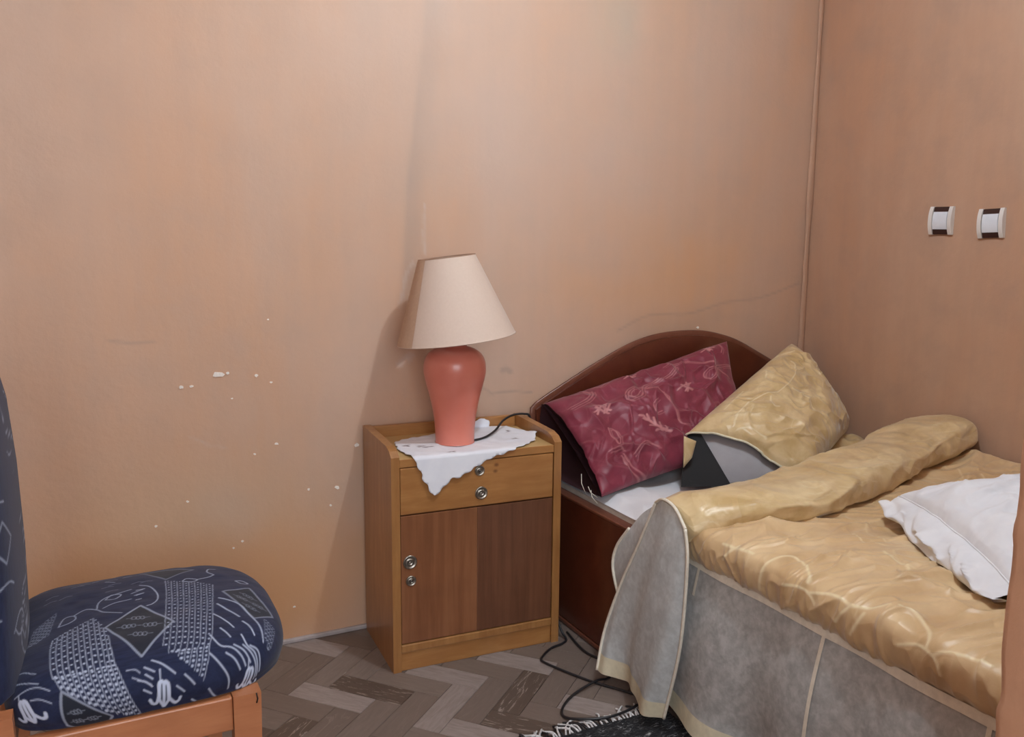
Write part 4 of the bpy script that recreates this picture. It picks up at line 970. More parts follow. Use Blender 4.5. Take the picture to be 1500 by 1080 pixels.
(0.0011,0.345,[(-2.159,-0.787),(-2.16,-0.789),(-2.162,-0.789),(-2.164,-0.785),(-2.164,-0.78),(-2.163,-0.777),(-2.161,-0.778),(-2.159,-0.782),(-2.159,-0.787)]),
(0.0011,0.3,[(-2.181,-0.759),(-2.175,-0.767)]),
(0.0011,0.3,[(-2.159,-0.787),(-2.153,-0.795)]),
(0.0011,0.345,[(-2.185,-0.783),(-2.186,-0.786),(-2.188,-0.785),(-2.19,-0.781),(-2.19,-0.777),(-2.189,-0.774),(-2.187,-0.775),(-2.185,-0.778),(-2.185,-0.783)]),
(0.0011,0.345,[(-2.179,-0.79),(-2.181,-0.792),(-2.183,-0.792),(-2.184,-0.788),(-2.185,-0.783),(-2.183,-0.78),(-2.181,-0.781),(-2.18,-0.785),(-2.179,-0.79)]),
(0.0011,0.345,[(-2.174,-0.796),(-2.175,-0.799),(-2.177,-0.798),(-2.179,-0.795),(-2.179,-0.79),(-2.178,-0.787),(-2.176,-0.788),(-2.175,-0.792),(-2.174,-0.796)]),
(0.0011,0.3,[(-2.196,-0.768),(-2.19,-0.776)]),
(0.0011,0.3,[(-2.174,-0.797),(-2.168,-0.804)]),
(0.0042,0.25,[(-2.362,-0.523),(-2.311,-0.523)]),
(0.0042,0.25,[(-2.311,-0.523),(-2.26,-0.559)]),
(0.0042,0.25,[(-2.26,-0.559),(-2.318,-0.597)]),
(0.0042,0.25,[(-2.318,-0.597),(-2.362,-0.523)])]
SEAT_DIAMONDS=[[(-2.438,-0.786),(-2.374,-0.716),(-2.325,-0.81),(-2.386,-0.899)],[(-2.545,-0.989),(-2.516,-0.93),(-2.458,-0.993),(-2.502,-1.032)],[(-2.223,-0.71),(-2.168,-0.692),(-2.142,-0.813),(-2.184,-0.831)],[(-2.362,-0.523),(-2.311,-0.523),(-2.26,-0.559),(-2.318,-0.597)]]
VINES=[[(-1.261,-1.113),(-1.222,-1.118),(-1.189,-1.124),(-1.147,-1.133),(-1.153,-1.185),(-1.186,-1.234),(-1.197,-1.239)],
[(-1.221,-1.185),(-1.212,-1.221),(-1.214,-1.248),(-1.228,-1.27)],
[(-1.212,-1.253),(-1.2,-1.292),(-1.198,-1.326),(-1.201,-1.352),(-1.192,-1.382),(-1.172,-1.41)],
[(-1.159,-1.421),(-1.157,-1.453),(-1.176,-1.493),(-1.194,-1.511),(-1.209,-1.515)],
[(-1.225,-1.463),(-1.211,-1.496),(-1.214,-1.525),(-1.222,-1.54),(-1.239,-1.548)],
[(-1.214,-1.532),(-1.203,-1.547),(-1.195,-1.579),(-1.189,-1.621)],
[(-0.988,-1.233),(-0.999,-1.273),(-0.999,-1.302),(-1.021,-1.332)],
[(-1.201,-0.99),(-1.199,-1.028),(-1.193,-1.08)],
[(-1.232,-1.002),(-1.199,-1.028),(-1.19,-1.033)],
[(-1.239,-1.324),(-1.221,-1.336),(-1.202,-1.352)],
[(-1.247,-1.362),(-1.203,-1.381)]]
MAROON_CURLS=[[(0.034,0.798),(0.12,0.826),(0.177,0.883),(0.185,0.936),(0.161,0.971)],
[(0.041,0.778),(0.127,0.806),(0.184,0.864),(0.197,0.916)],
[(0.505,0.777),(0.436,0.77),(0.409,0.739),(0.391,0.672),(0.345,0.65),(0.309,0.679),(0.31,0.733),(0.342,0.776),(0.387,0.766),(0.451,0.716),(0.498,0.627),(0.513,0.52),(0.529,0.407),(0.55,0.305),(0.598,0.276)],
[(0.393,0.717),(0.351,0.67),(0.321,0.703),(0.334,0.75),(0.365,0.756)],
[(0.428,0.774),(0.497,0.781),(0.58,0.809),(0.628,0.855),(0.638,0.899),(0.608,0.928)],
[(0.431,0.75),(0.502,0.763),(0.591,0.796),(0.641,0.849),(0.647,0.887)],
[(0.587,0.919),(0.667,0.904),(0.744,0.865),(0.811,0.816),(0.858,0.75)],
[(1.003,0.739),(0.916,0.748),(0.854,0.723),(0.843,0.654),(0.808,0.627),(0.781,0.672),(0.788,0.713),(0.824,0.724),(0.888,0.69),(0.938,0.619)],
[(0.992,0.73),(0.913,0.728)],
[(0.144,0.481),(0.138,0.394),(0.154,0.308),(0.173,0.334),(0.178,0.424),(0.161,0.47),(0.14,0.466)],
[(0.085,0.274),(0.147,0.283),(0.171,0.257)],
[(0.148,0.213),(0.169,0.096),(0.233,-0.001),(0.331,-0.068),(0.42,-0.085),(0.469,-0.074)],
[(0.162,0.224),(0.186,0.116),(0.25,0.02),(0.338,-0.04),(0.415,-0.059)],
[(0.935,0.877),(0.947,0.924),(0.932,0.983)],
[(0.224,0.972),(0.248,0.931),(0.283,0.954)],
[(0.458,0.585),(0.417,0.542),(0.42,0.472),(0.459,0.466)],
[(0.217,0.188),(0.3,0.253),(0.367,0.171)]]
MAROON_SPRIGS=[[(0.114,0.654),(0.169,0.687),(0.207,0.713)],
[(0.162,0.724),(0.169,0.671),(0.2,0.628)],
[(0.132,0.693),(0.158,0.653),(0.183,0.605)],
[(0.193,0.714),(0.164,0.624)],
[(0.126,0.63),(0.161,0.692)],
[(0.209,0.688),(0.173,0.619)],
[(0.364,0.918),(0.405,0.931),(0.443,0.952)],
[(0.381,0.944),(0.409,0.915)],
[(0.411,0.955),(0.405,0.917)],
[(0.383,0.921),(0.43,0.924)],
[(0.596,0.619),(0.651,0.643),(0.682,0.649)],
[(0.617,0.647),(0.644,0.608),(0.677,0.574)],
[(0.656,0.664),(0.647,0.574)],
[(0.671,0.64),(0.634,0.582)],
[(0.321,0.488),(0.36,0.402),(0.403,0.321),(0.457,0.25)],
[(0.356,0.467),(0.36,0.402)],
[(0.328,0.44),(0.365,0.399)],
[(0.386,0.422),(0.384,0.351)],
[(0.35,0.363),(0.396,0.335)],
[(0.415,0.369),(0.406,0.31)],
[(0.379,0.308),(0.427,0.287)],
[(0.442,0.325),(0.435,0.273)],
[(0.814,0.938),(0.853,0.951),(0.895,0.95)],
[(0.84,0.983),(0.852,0.945),(0.876,0.92)],
[(0.85,0.985),(0.857,0.916)],
[(0.874,0.966),(0.845,0.929)]]
GOLD_VINES=[[(0.532,1.056),(0.645,1.018),(0.766,0.961),(0.834,0.892)],
[(0.72,0.832),(0.708,0.771),(0.608,0.705),(0.474,0.676),(0.376,0.684)],
[(0.376,0.684),(0.317,0.757),(0.213,0.793),(0.096,0.789)],
[(0.101,0.782),(0.027,0.736)],
[(1.097,0.779),(1.008,0.727),(0.935,0.687)],
[(0.877,0.681),(0.789,0.552),(0.864,0.569),(0.905,0.644),(0.877,0.681)],
[(0.146,0.908),(0.234,0.913),(0.324,0.919)],
[(0.018,0.691),(0.041,0.615),(0.03,0.475)],
[(0.485,0.624),(0.484,0.503),(0.44,0.345)],
[(0.909,0.404),(0.83,0.268),(0.737,0.212)],
[(0.314,0.698),(0.255,0.624),(0.269,0.577)],
[(0.541,0.929),(0.455,0.864)]]

# ------------------------------------------------------------------ the room
XL, YF, ZC = -3.6, -3.6, 2.5      # left wall, front wall, ceiling
def axis_pts(parts):
    out = []
    for a, b, s in parts: out.append(np.linspace(a, b, max(2, int(round(abs(b - a) / s)) + 1))[:-1])
    out.append([parts[-1][1]]); return np.concatenate(out)
def build_back_wall():
    xs = axis_pts([(XL - .12, -2.8, .1), (-2.8, 0.0, .0075)]); zs = axis_pts([(-.02, 2.1, .0075), (2.1, ZC, .1)])
    X, Z = np.meshgrid(xs, zs, indexing='ij')
    Y = .0012 * fbm(X * 2.2, Z * 2.2, 1, 3) + .0012
    c = Canvas(-2.9, 0.0, 0, 2.2, .004); p = Canvas(-2.9, 0.0, 0, 2.2, .004)
    c.line([(-0.833, 0.867), (-0.705, 0.915), (-0.544, 0.914), (-0.377, 0.949), (-0.217, 0.962), (-0.035, 1.01)], .007, .45)
    c.line([(-2.375, 0.909), (-2.319, 0.901), (-2.27, 0.903)], .008, .4)
    c.line([(-1.31, 0.688), (-1.238, 0.692), (-1.153, 0.683)], .006, .55)
    c.line([(-1.333, 0.712), (-1.312, 0.702), (-1.293, 0.687)], .006, .5)
    c.line([(-1.26, 0.761), (-1.245, .763), (-1.232, 0.755)], .018, .5)
    p.line([(-2.19, 0.639), (-2.151, 0.618)], .006, .6); p.line([(-2.151, 0.614), (-2.103, 0.602)], .006, .6)
    p.line([(-1.517, 1.267), (-1.52, 1.188), (-1.518, 1.125)], .009, .8)
    p.line([(-1.554, 1.099), (-1.574, 1.07), (-1.587, 1.01), (-1.596, 0.971)], .012, .6)
    p.line([(-1.568, 0.828), (-1.6, 0.799)], .018, .8); p.line([(-1.555, 0.827), (-1.572, 0.808)], .012, .7)
    grime = c.read(X, Z)
    bx = np.interp(Z, [.9, 1.129, 1.305, 1.497, 1.686, 1.835, 2.2], [-1.585, -1.573, -1.563, -1.54, -1.514, -1.501, -1.47])
    d = X - bx; band = np.where(d < 0, np.exp(-(d / .014) ** 2), np.exp(-(d / .055) ** 2)) * sstep(.92, 1.08, Z) * (.48 + .14 * fbm(X * 9, Z * 4, 5, 3))
    Y = Y - .0016 * np.exp(-((d + .01) / .02) ** 2) * sstep(.95, 1.1, Z)
    grime = np.maximum(grime, np.clip(band, 0, 1))
    # smoky streak over the crack, darker towards the corner
    cz = np.interp(X, [-1.0, -.833, -.705, -.544, -.377, -.217, 0], [.84, .867, .915, .914, .949, .962, 1.01])
    grime += .22 * np.exp(-((Z - cz + .03) / .045) ** 2) * sstep(-1.05, -.85, X) * np.clip(.6 + fbm(X * 6, Z * 9, 8, 3), 0, 1)
    grime += .16 * np.exp(-(X / .05) ** 2)
    ochre = .42 * np.exp(-(((X + .62) / .36) ** 2 + ((Z - 1.06) / .16) ** 2)) * np.clip(.75 + .6 * fbm(X * 4, Z * 5, 12, 3), 0, 1)
    ochre = np.maximum(ochre, .85 * sstep(.80, .15, Z) * np.clip(.7 + .5 * fbm(X * 3, Z * 3, 15, 3), 0, 1) * sstep(-1.0, -1.4, X))
    mould = .5 * np.exp(-(((X + .87) / .11) ** 2 + ((Z - 1.88) / .13) ** 2)) * np.clip(.8 + .5 * fbm(X * 8, Z * 6, 21, 3), 0, 1)
    mould = np.maximum(mould, .22 * np.exp(-(((X + 2.15) / .3) ** 2 + ((Z - .43) / .12) ** 2)))
    pale = np.maximum(p.read(X, Z) * np.clip(.75 + .5 * fbm(X * 60, Z * 60, 4, 2), 0, 1), .42 * sstep(.95, 1.5, Z) * np.exp(-((X + 1.25) / .75) ** 2) * np.clip(.65 + .5 * fbm(X * 2.5, Z * 1.6, 30, 3), 0, 1))
    me = grid_mesh('wall_back', np.stack([X, Y, Z], -1), dict(grime=np.clip(grime, 0, .9), pale=np.clip(pale, 0, 1), ochre=np.clip(ochre, 0, 1), mould=np.clip(mould, 0, 1)), flip=True)
    w = tag(link('wall_back', me, M['wall']), kind='structure')
    s = box('wall_core', (XL - .12, .12, .004, .14, -.02, ZC), M['wall2'], w, 0)
    chips = [(-2.209, .778, 7), (-2.183, .778, 6), (-2.113, .805, 12), (-2.088, .808, 5), (-2.014, .796, 6), (-1.974, .774, 4), (-2.08, .737, 3), (-1.965, .599, 6), (-2.026, .576, 4), (-1.976, .949, 3), (-1.795, .45, 7), (-1.816, .399, 4), (-1.879, .455, 4), (-2.29, .406, 4), (-2.068, .329, 4), (-2.093, .313, 3), (-1.93, .108, 4), (-.5, .864, 6), (-1.735, .571, 8), (-2.207, .463, 4)]
    for x, z, r in chips:
        r *= .0011; n = 9
        pts = [(x + r * (1.35 if r > .009 else 1) * random.uniform(.6, 1.1) * math.cos(2 * math.pi * i / n), z + r * random.uniform(.35, .8) * math.sin(2 * math.pi * i / n)) for i in range(n)]
        prism('paint_chip', pts, 'y', -.0026, .004, M['chip'], w)
    return w
build_back_wall()
wr = tag(box('wall_right', (0.0, .12, YF - .12, 0.004, -.02, ZC), M['wall2'], None, 0), kind='structure')
tag(box('wall_left', (XL - .12, XL, YF - .12, .0, -.02, ZC), M['wall2'], None, 0), kind='structure')
tag(box('ceiling', (XL - .12, .12, YF - .12, .14, ZC, ZC + .1), M['ceiling'], None, 0), kind='structure')
# front wall around a window, behind the camera
bm = bmesh.new()
for b in ((XL, -3.35, .0, ZC), (-1.75, 0.0, .0, ZC), (-3.35, -1.75, .0, .85), (-3.35, -1.75, 2.25, ZC)):
    bm_box(bm, b[0], b[1], YF - .12, YF, b[2], b[3])
tag(link('wall_front', bm_mesh('wall_front', bm), M['wall2']), kind='structure')
win = tag(empty('window_1', (-2.55, YF - .06, .85)), kind='structure')
bm = bmesh.new()
for b in ((-.80, -.74, 0, 1.4), (.74, .80, 0, 1.4), (-.03, .03, 0, 1.4), (-.8, .8, 0, .06), (-.8, .8, 1.34, 1.4)): bm_box(bm, b[0], b[1], -.03, .03, b[2], b[3])
link('window_frame', bm_mesh('window_frame', bm), M['switch_white'], win)
# wall end close to the camera on the right: slightly uneven plastered corner
def build_jamb():
    zs = axis_pts([(0, 1.6, .012), (1.6, ZC, .1)]); pts = []
    x0, x1, y0 = -1.50, -1.37, -1.824
    rows = []
    for z in zs:
        e = .004 * float(vn(z * 9, 0.3, 2)) + .0025 * float(vn(z * 40, .7, 5))
        r = .012
        rows.append([(x0, YF, z), (x0, -2.6, z), (x0, y0 - .1 + e, z), (x0, y0 - r + e, z), (x0 + r * .3, y0 - r * .3 + e, z), (x0 + r, y0 + e, z), (x1 - r, y0 + e, z), (x1, y0 - r, z), (x1, YF, z)])
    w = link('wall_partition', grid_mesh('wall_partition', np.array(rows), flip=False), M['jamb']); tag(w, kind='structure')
build_jamb()
# plaster bead down the corner
tube('trim_1', [(-.012, -.003, z) for z in np.linspace(0, ZC, 60)], [.013 + .004 * float(vn(z * 6, 1)) for z in np.linspace(0, ZC, 60)], M['wall2'], None, 10, flat=.5, up=(0, 1, 0))
tag(bpy.data.objects['trim_1'], kind='structure')
bb = tag(box('baseboard_back', (XL, -1.17, -.010, .002, 0, .0135), M['base'], None, .003), kind='structure')

# floor of herringbone planks
fl = tag(box('floor', (XL - .12, .12, YF - .12, .14, -.05, -.004), M['floor'], None, 0), kind='structure')
def build_planks():
    W, L = .0735, .2205; a = -.8604
    O = Vector((-1.9135, -.2975, 0)); u = Vector((math.cos(a), math.sin(a), 0)); v = Vector((-math.sin(a), math.cos(a), 0))
    g = .0006
    bm = bmesh.new(); bm_box(bm, g, L - g, g, W - g, -.0040, 0, .0008, 1); me = bm_mesh('plank', bm); me.materials.append(M['plank'])
    items = []
    for m in range(-14, 15):
        for k in range(-60, 61):
            for kind in (0, 1):
                ox, oy = (k + 6 * m, k) if kind == 0 else (k + 6 * m + 1, k - 5)   # the second is turned upright
                p = O + u * (ox * W) + v * (oy * W); ang = a if kind == 0 else a + math.pi / 2
                cx = p.x + math.cos(ang) * L / 2 - math.sin(ang) * W / 2; cy = p.y + math.sin(ang) * L / 2 + math.cos(ang) * W / 2
                if XL + .0 < cx < 0 and YF < cy < .02: items.append((math.hypot(cx + 1.62, (cy + .45) * 1.1), p, ang, cx, cy, (kind, k, m)))
    items.sort(key=lambda t: t[0])
    TONE = {(0, 0, 0): .03, (1, 6, 0): .10, (1, 0, 0): .06, (0, -1, 0): .93, (0, 2, -1): .9, (0, 2, 0): .82, (1, 4, 0): .78, (0, 4, 0): .86, (0, 2, 1): .9, (0, -1, 1): .84, (0, 1, 0): .6, (0, 3, 0): .45, (1, 5, 0): .35, (1, 2, 0): .55, (0, 3, -1): .2}
    VV, FF = [], []
    for i, (d, p, ang, cx, cy, key) in enumerate(items):
        if i < 298:
            o = link('plank', me, None, fl); o['tone'] = TONE.get(key, float(RNG.uniform(.18, .71) if RNG.random() < .8 else RNG.random())); o.location = (p.x, p.y, 0); o.rotation_euler = (0, 0, ang)
        else:
            c, s = math.cos(ang), math.sin(ang); n = len(VV)
            for (x, y) in ((g, g), (L - g, g), (L - g, W - g), (g, W - g)): VV.append((p.x + x * c - y * s, p.y + x * s + y * c, 0))
            FF.append((n, n + 1, n + 2, n + 3))
    me2 = raw_mesh('plank_field', VV, FF, False)
    at = me2.attributes.new('tone', 'FLOAT', 'POINT'); at.data.foreach_set('value', np.repeat(RNG.random(len(FF)), 4).astype(np.float32))
    tag(link('plank_field', me2, M['plank'], fl), kind='stuff')
build_planks()

# ------------------------------------------------------------------ bed
BX0, BX1, BY1 = -1.16, -.012, -2.0
bed = tag(empty('single_bed', (-.586, -1.0, 0)), 'dark mahogany single bed with arched headboard pushed into the corner', 'bed')
def bedpart(o):
    o.parent = bed; o.matrix_parent_inverse = Matrix.Translation((.586, 1.0, 0)); return o
def build_bed():
    arch = [(-1.156, .633), (-1.109, .660), (-1.019, .707), (-.926, .753), (-.824, .799), (-.745, .825), (-.665, .839), (-.575, .843), (-.49, .838), (-.416, .823), (-.341, .799), (-.25, .755), (-.14, .700), (-.06, .660), (-.012, .636)]
    top = [tuple(p) for p in catmull(arch, 5)]
    poly = [(-1.156, .02)] + top + [(-.012, .02)]
    bedpart(prism('headboard', poly, 'y', -.036, -.006, M['mahogany']))
    edge = np.array([(x, -.021, z) for x, z in [(-1.158, .03), (-1.158, .3)] + [(x - .001, z + .001) for x, z in top]])
    bedpart(link('edge_band', tube_mesh('edge_band', resample(edge, 120), .0165, 8, flat=.25, up=(0, 1, 0)), M['mahogany_edge']))
    bedpart(box('side_rail', (BX0, BX0 + .026, BY1 + .03, -.037, .016, .400), M['mahogany'], None, .003))
    bedpart(box('rail_cap', (BX0 - .004, BX0 + .030, BY1 + .03, -.037, .4005, .410), M['mahogany_edge'], None, .003))
    bedpart(box('rail_foot_strip', (BX0 - .005, BX0 + .002, BY1 + .03, -.037, .004, .0155), M['mahogany_edge'], None, .002))
    bedpart(box('side_rail', (BX1 - .026, BX1, BY1 + .03, -.037, .016, .40), M['mahogany'], None, .003))
    bedpart(box('footboard', (BX0, BX1, BY1, BY1 + .028, .0, .43), M['mahogany'], None, .004))
    bedpart(box('platform', (BX0 + .027, BX1 - .027, BY1 + .03, -.037, .10, .118), M['mahogany'], None, 0))
build_bed()
bm = bmesh.new(); bm_box(bm, -1.130, -.042, -1.965, -.042, .120, .428, .02, 3)
tag(link('mattress', bm_mesh('mattress', bm, True), M['ticking']), 'thick mattress lying inside the mahogany bed frame', 'mattress')
def build_sheet():
    xs = np.linspace(-1.131, -.042, 150); ys = np.linspace(-.99, -.042, 130); X, Y = np.meshgrid(xs, ys, indexing='ij')
    Z = .442 + .006 * fbm(X * 5, Y * 5, 2, 3) + .008 * np.clip(creases(X * 3 + Y * 4, Y * 3 - X * 2, 4), 0, 1) ** 2
    e = sstep(0, .05, X + 1.131); Z = .418 + (Z - .418) * (.25 + .75 * e)
    tag(link('bed_sheet', grid_mesh('bed_sheet', np.stack([X, Y, Z], -1)), M['white']), 'crumpled white bed sheet showing between maroon pillow and rolled gold bedspread', 'sheet')
build_sheet()

# bedspread: gold quilted top, rolled fold, grey sheer skirts with cream hems
spread = tag(empty('bedspread', (-.6, -1.4, .44)), 'gold quilted bedspread with grey sheer skirt, rolled back towards the pillows', 'bedspread')
def sp(name, me, mat):
    o = link(name, me, mat, spread); o.matrix_parent_inverse = Matrix.Translation((.6, 1.4, -.44)); return o
def seam_z(y): return .436 + .004 * vn(y * 5, 0.0, 3)
def build_spread():
    # section from the seam on the left, over the rounded edge, to the wall
    prof = [(-1.184, .436), (-1.200, .455), (-1.206, .482), (-1.202, .507), (-1.187, .521), (-1.15, .527), (-1.05, .530), (-.8, .524), (-.5, .526), (-.25, .534), (-.1, .545), (-.045, .548), (-.030, .530), (-.028, .47)]
    pr = catmull(prof, 8); pr = np.vstack([resample(pr[:49], 130)[:-1], resample(pr[48:], 260)]); ys = np.linspace(-2.02, -.74, 460)
    S = np.r_[0, np.cumsum(np.linalg.norm(np.diff(pr, axis=0), axis=1))]
    i0 = int(np.argmin(np.abs(pr[:, 0] + 1.14) + (pr[:, 1] < .5) * 9)); Sx = -1.14 + (S - S[i0])    # unrolled coordinate that equals x on top
    X = np.repeat(pr[:, 0][:, None], len(ys), 1); Z = np.repeat(pr[:, 1][:, None], len(ys), 1); Y = np.repeat(ys[None], len(pr), 0); U = np.repeat(Sx[:, None], len(ys), 1)
    T = np.gradient(pr, axis=0); N = np.stack([-T[:, 1], T[:, 0]], -1); N /= np.linalg.norm(N, axis=1)[:, None]
    edge = np.exp(-((U + 1.235) / .075) ** 2)
    gather = -np.abs(vn(Y * 48 + .7 * fbm(U * 8, Y * 8, 3, 2), U * 5, 1)) ** .6 * .012 * edge * (.6 + .4 * vn(Y * 9, U * 3, 44)) + .003 * edge
    quilt = .008 * np.clip(creases(U * 5 + Y * 1.3, Y * 6 - U * 1.5, 6), -.2, 1) * (1 - edge * .92) + .007 * fbm(U * 4, Y * 4, 8, 3) * (1 - edge * .8) + .008 * np.clip(creases(U * 7 + Y * 3, Y * 19 - U * 4, 26), -.1, 1) * (1 - edge * .5)
    fold = .010 * np.clip(creases(Y * 7 - U * 2.2, U * 1.6, 14), 0, 1) ** 3 * sstep(-1.18, -.98, U)
    fold = fold + .0055 * np.clip(creases(U * 3.2 + .8 * vn(U * 4, Y * 4, 51), Y * 24 + U * 9, 52), -.1, 1) * (1 - edge * .7) + .004 * np.clip(creases(U * 9 - Y * 7, Y * 15 + U * 6, 61), 0, 1) ** 2
    low = .010 * np.exp(-((Y + .93) / .1) ** 2) * sstep(-1.1, -.9, U)
    fade = sstep(-1.298, -1.272, U) * sstep(-.02, -.08, U)
    D = (gather + quilt + fold - low) * fade
    c = Canvas(-1.32, .1, -2.1, -.7, .0022)
    for l in VINES: c.line(l, .0055, .9)
    for k in range(64):       # more of the same stitched tendrils over the rest of the cloth
        x, y = RNG.uniform(-1.0, -.1), RNG.uniform(-1.98, -.8); a = RNG.uniform(0, 6.28); pts = []
        kk = RNG.uniform(-9, 9)
        for i in range(7):
            pts.append((x, y)); x += .028 * math.cos(a); y += .028 * math.sin(a); a += kk * .05
        c.line(pts, .0036, float(RNG.uniform(.35, .8)))
    for y in np.arange(-1.95, -.8, .29): c.line([(-1.22, y), (-1.16, y + .012), (-1.05, y + .03)], .003, .3)
    th = c.read(U, Y); D = D + .0012 * th
    X = X + N[:, 0][:, None] * D; Z = Z + N[:, 1][:, None] * D
    sp('quilted_top', grid_mesh('quilted_top', np.stack([X, Y, Z], -1), dict(thread=th), flip=True), M['gold_top'])
    # foot drop
    xs = np.linspace(-1.19, -.02, 120); zs = np.linspace(.06, .525, 40); X, Z = np.meshgrid(xs, zs, indexing='ij')
    sp('foot_drop', grid_mesh('foot_drop', np.stack([X, -2.022 - .02 * (1 - (Z - .06) / .465) * (1 + .6 * np.sin(X * 26)), Z], -1)), M['gold_top'])
build_spread()
def skirt_surface(Y, t):
    zt = seam_z(Y); z = zt * (1 - t) + (.055 + .012 * vn(Y * 3, 1.0, 4)) * t
    w = .5 * np.sin(Y * 19 + 1.2 * np.sin(Y * 5)) + .5 * vn(Y * 9, t * .6, 7)
    x = -1.188 - .012 * np.sin(np.pi * np.minimum(t * 1.2, 1)) - t * .032 - (.005 + .026 * t) * w
    return np.stack([x, Y + .012 * t * np.sin(Y * 13), z], -1)
def build_skirt():
    Y, T = np.meshgrid(np.linspace(-2.02, -.80, 260), np.linspace(0, 1, 60), indexing='ij')
    sp('sheer_skirt', grid_mesh('sheer_skirt', skirt_surface(Y, T)), M['sheer'])
    Y, T = np.meshgrid(np.linspace(-2.02, -.80, 260), np.linspace(.885, 1.003, 6), indexing='ij')
    P = skirt_surface(Y, T); P[..., 0] -= .0015; sp('skirt_hem', grid_mesh('skirt_hem', P), M['gold_trim'])
    Y, T = np.meshgrid(np.linspace(-2.02, -.80, 260), np.linspace(-.012, .036, 5), indexing='ij')
    P = skirt_surface(Y, T); P[..., 0] -= .003; sp('seam_tape', grid_mesh('seam_tape', P), M['cream_tape'])
    for y0, t1 in ((-1.286, 1.0), (-.905, .2), (-1.63, 1.0)):
        T, Wd = np.meshgrid(np.linspace(.02, t1, 30), np.linspace(-.0045, .0045, 3), indexing='ij')
        P = skirt_surface(y0 + Wd + .0 * T, T); P[..., 0] -= .0025; sp('skirt_seam', grid_mesh('skirt_seam', P), M['cream_tape'])
build_skirt()
def coons(top, bot, left, right):
    n, m = len(top), len(left)     # top/bot run s, left/right run t (top to bottom)
    s = np.linspace(0, 1, n)[:, None, None]; t = np.linspace(0, 1, m)[None, :, None]
    return (1 - t) * top[:, None] + t * bot[:, None] + (1 - s) * left[None] + s * right[None] - ((1 - s) * (1 - t) * top[0] + s * (1 - t) * top[-1] + (1 - s) * t * bot[0] + s * t * bot[-1])
def build_turned_skirt():
    n, m = 120, 70
    top = resample(catmull([(-1.212, -.758, .545), (-1.222, -.80, .566), (-1.229, -.855, .562), (-1.236, -.905, .528)], 10), n)
    bot = np.array([(-1.258, -.585, .036), (-1.249, -.651, .038), (-1.224, -.695, .045), (-1.238, -.735, .042), (-1.268, -.770, .036), (-1.275, -.812, .036), (-1.243, -.862, .04)])
    bot = resample(catmull(bot, 10), n)
    left = resample(catmull([(-1.212, -.758, .545), (-1.214, -.692, .412), (-1.218, -.628, .288), (-1.235, -.583, .144), (-1.258, -.585, .036)], 10), m)
    right = resample(catmull([(-1.236, -.905, .528), (-1.240, -.922, .45), (-1.240, -.909, .244), (-1.243, -.862, .04)], 10), m)
    P = coons(top, bot, left, right)
    s = np.linspace(0, 1, n)[:, None]; t = np.linspace(0, 1, m)[None]
    P[..., 0] -= .022 * np.sin(np.pi * s) * np.sin(np.pi * t) ** .8 + .013 * np.sin(2 * np.pi * (s * 2.2 + .1 + .15 * t)) * t * sstep(0, .15, s) * sstep(1, .85, s)
    sp('turned_skirt', grid_mesh('turned_skirt', P), M['sheer2'])
    k = int(m * .905); Q = P[:, k:].copy(); Q[..., 0] -= .0015; sp('turned_hem', grid_mesh('turned_hem', Q), M['gold_trim'])
    off = np.array([-.002, 0, 0])
    for nm, line in (('edge_piping', P[-1]), ('edge_piping', P[:, 0]), ('edge_piping', P[0])):
        sp(nm, tube_mesh(nm, line + off, .0042, 6), M['cream_tape'])
    # second layer behind it, against the bed rail
    top = resample(catmull([(-1.178, -.60, .424), (-1.186, -.667, .487), (-1.203, -.757, .542)], 10), 40)
    bot = resample(catmull([(-1.196, -.590, .225), (-1.205, -.62, .22), (-1.206, -.70, .22)], 10), 40)
    left = resample(catmull([(-1.178, -.60, .424), (-1.186, -.556, .36), (-1.190, -.546, .30), (-1.196, -.590, .225)], 10), 40)
    right = resample(catmull([(-1.203, -.757, .542), (-1.206, -.73, .4), (-1.206, -.70, .22)], 10), 40)
    P = coons(top, bot, left, right)
    sp('turned_skirt_underlayer', grid_mesh('turned_skirt_underlayer', P), M['sheer2'])
    sp('edge_piping', tube_mesh('edge_piping', P[0] + off, .0045, 6), M['cream_tape'])
build_turned_skirt()
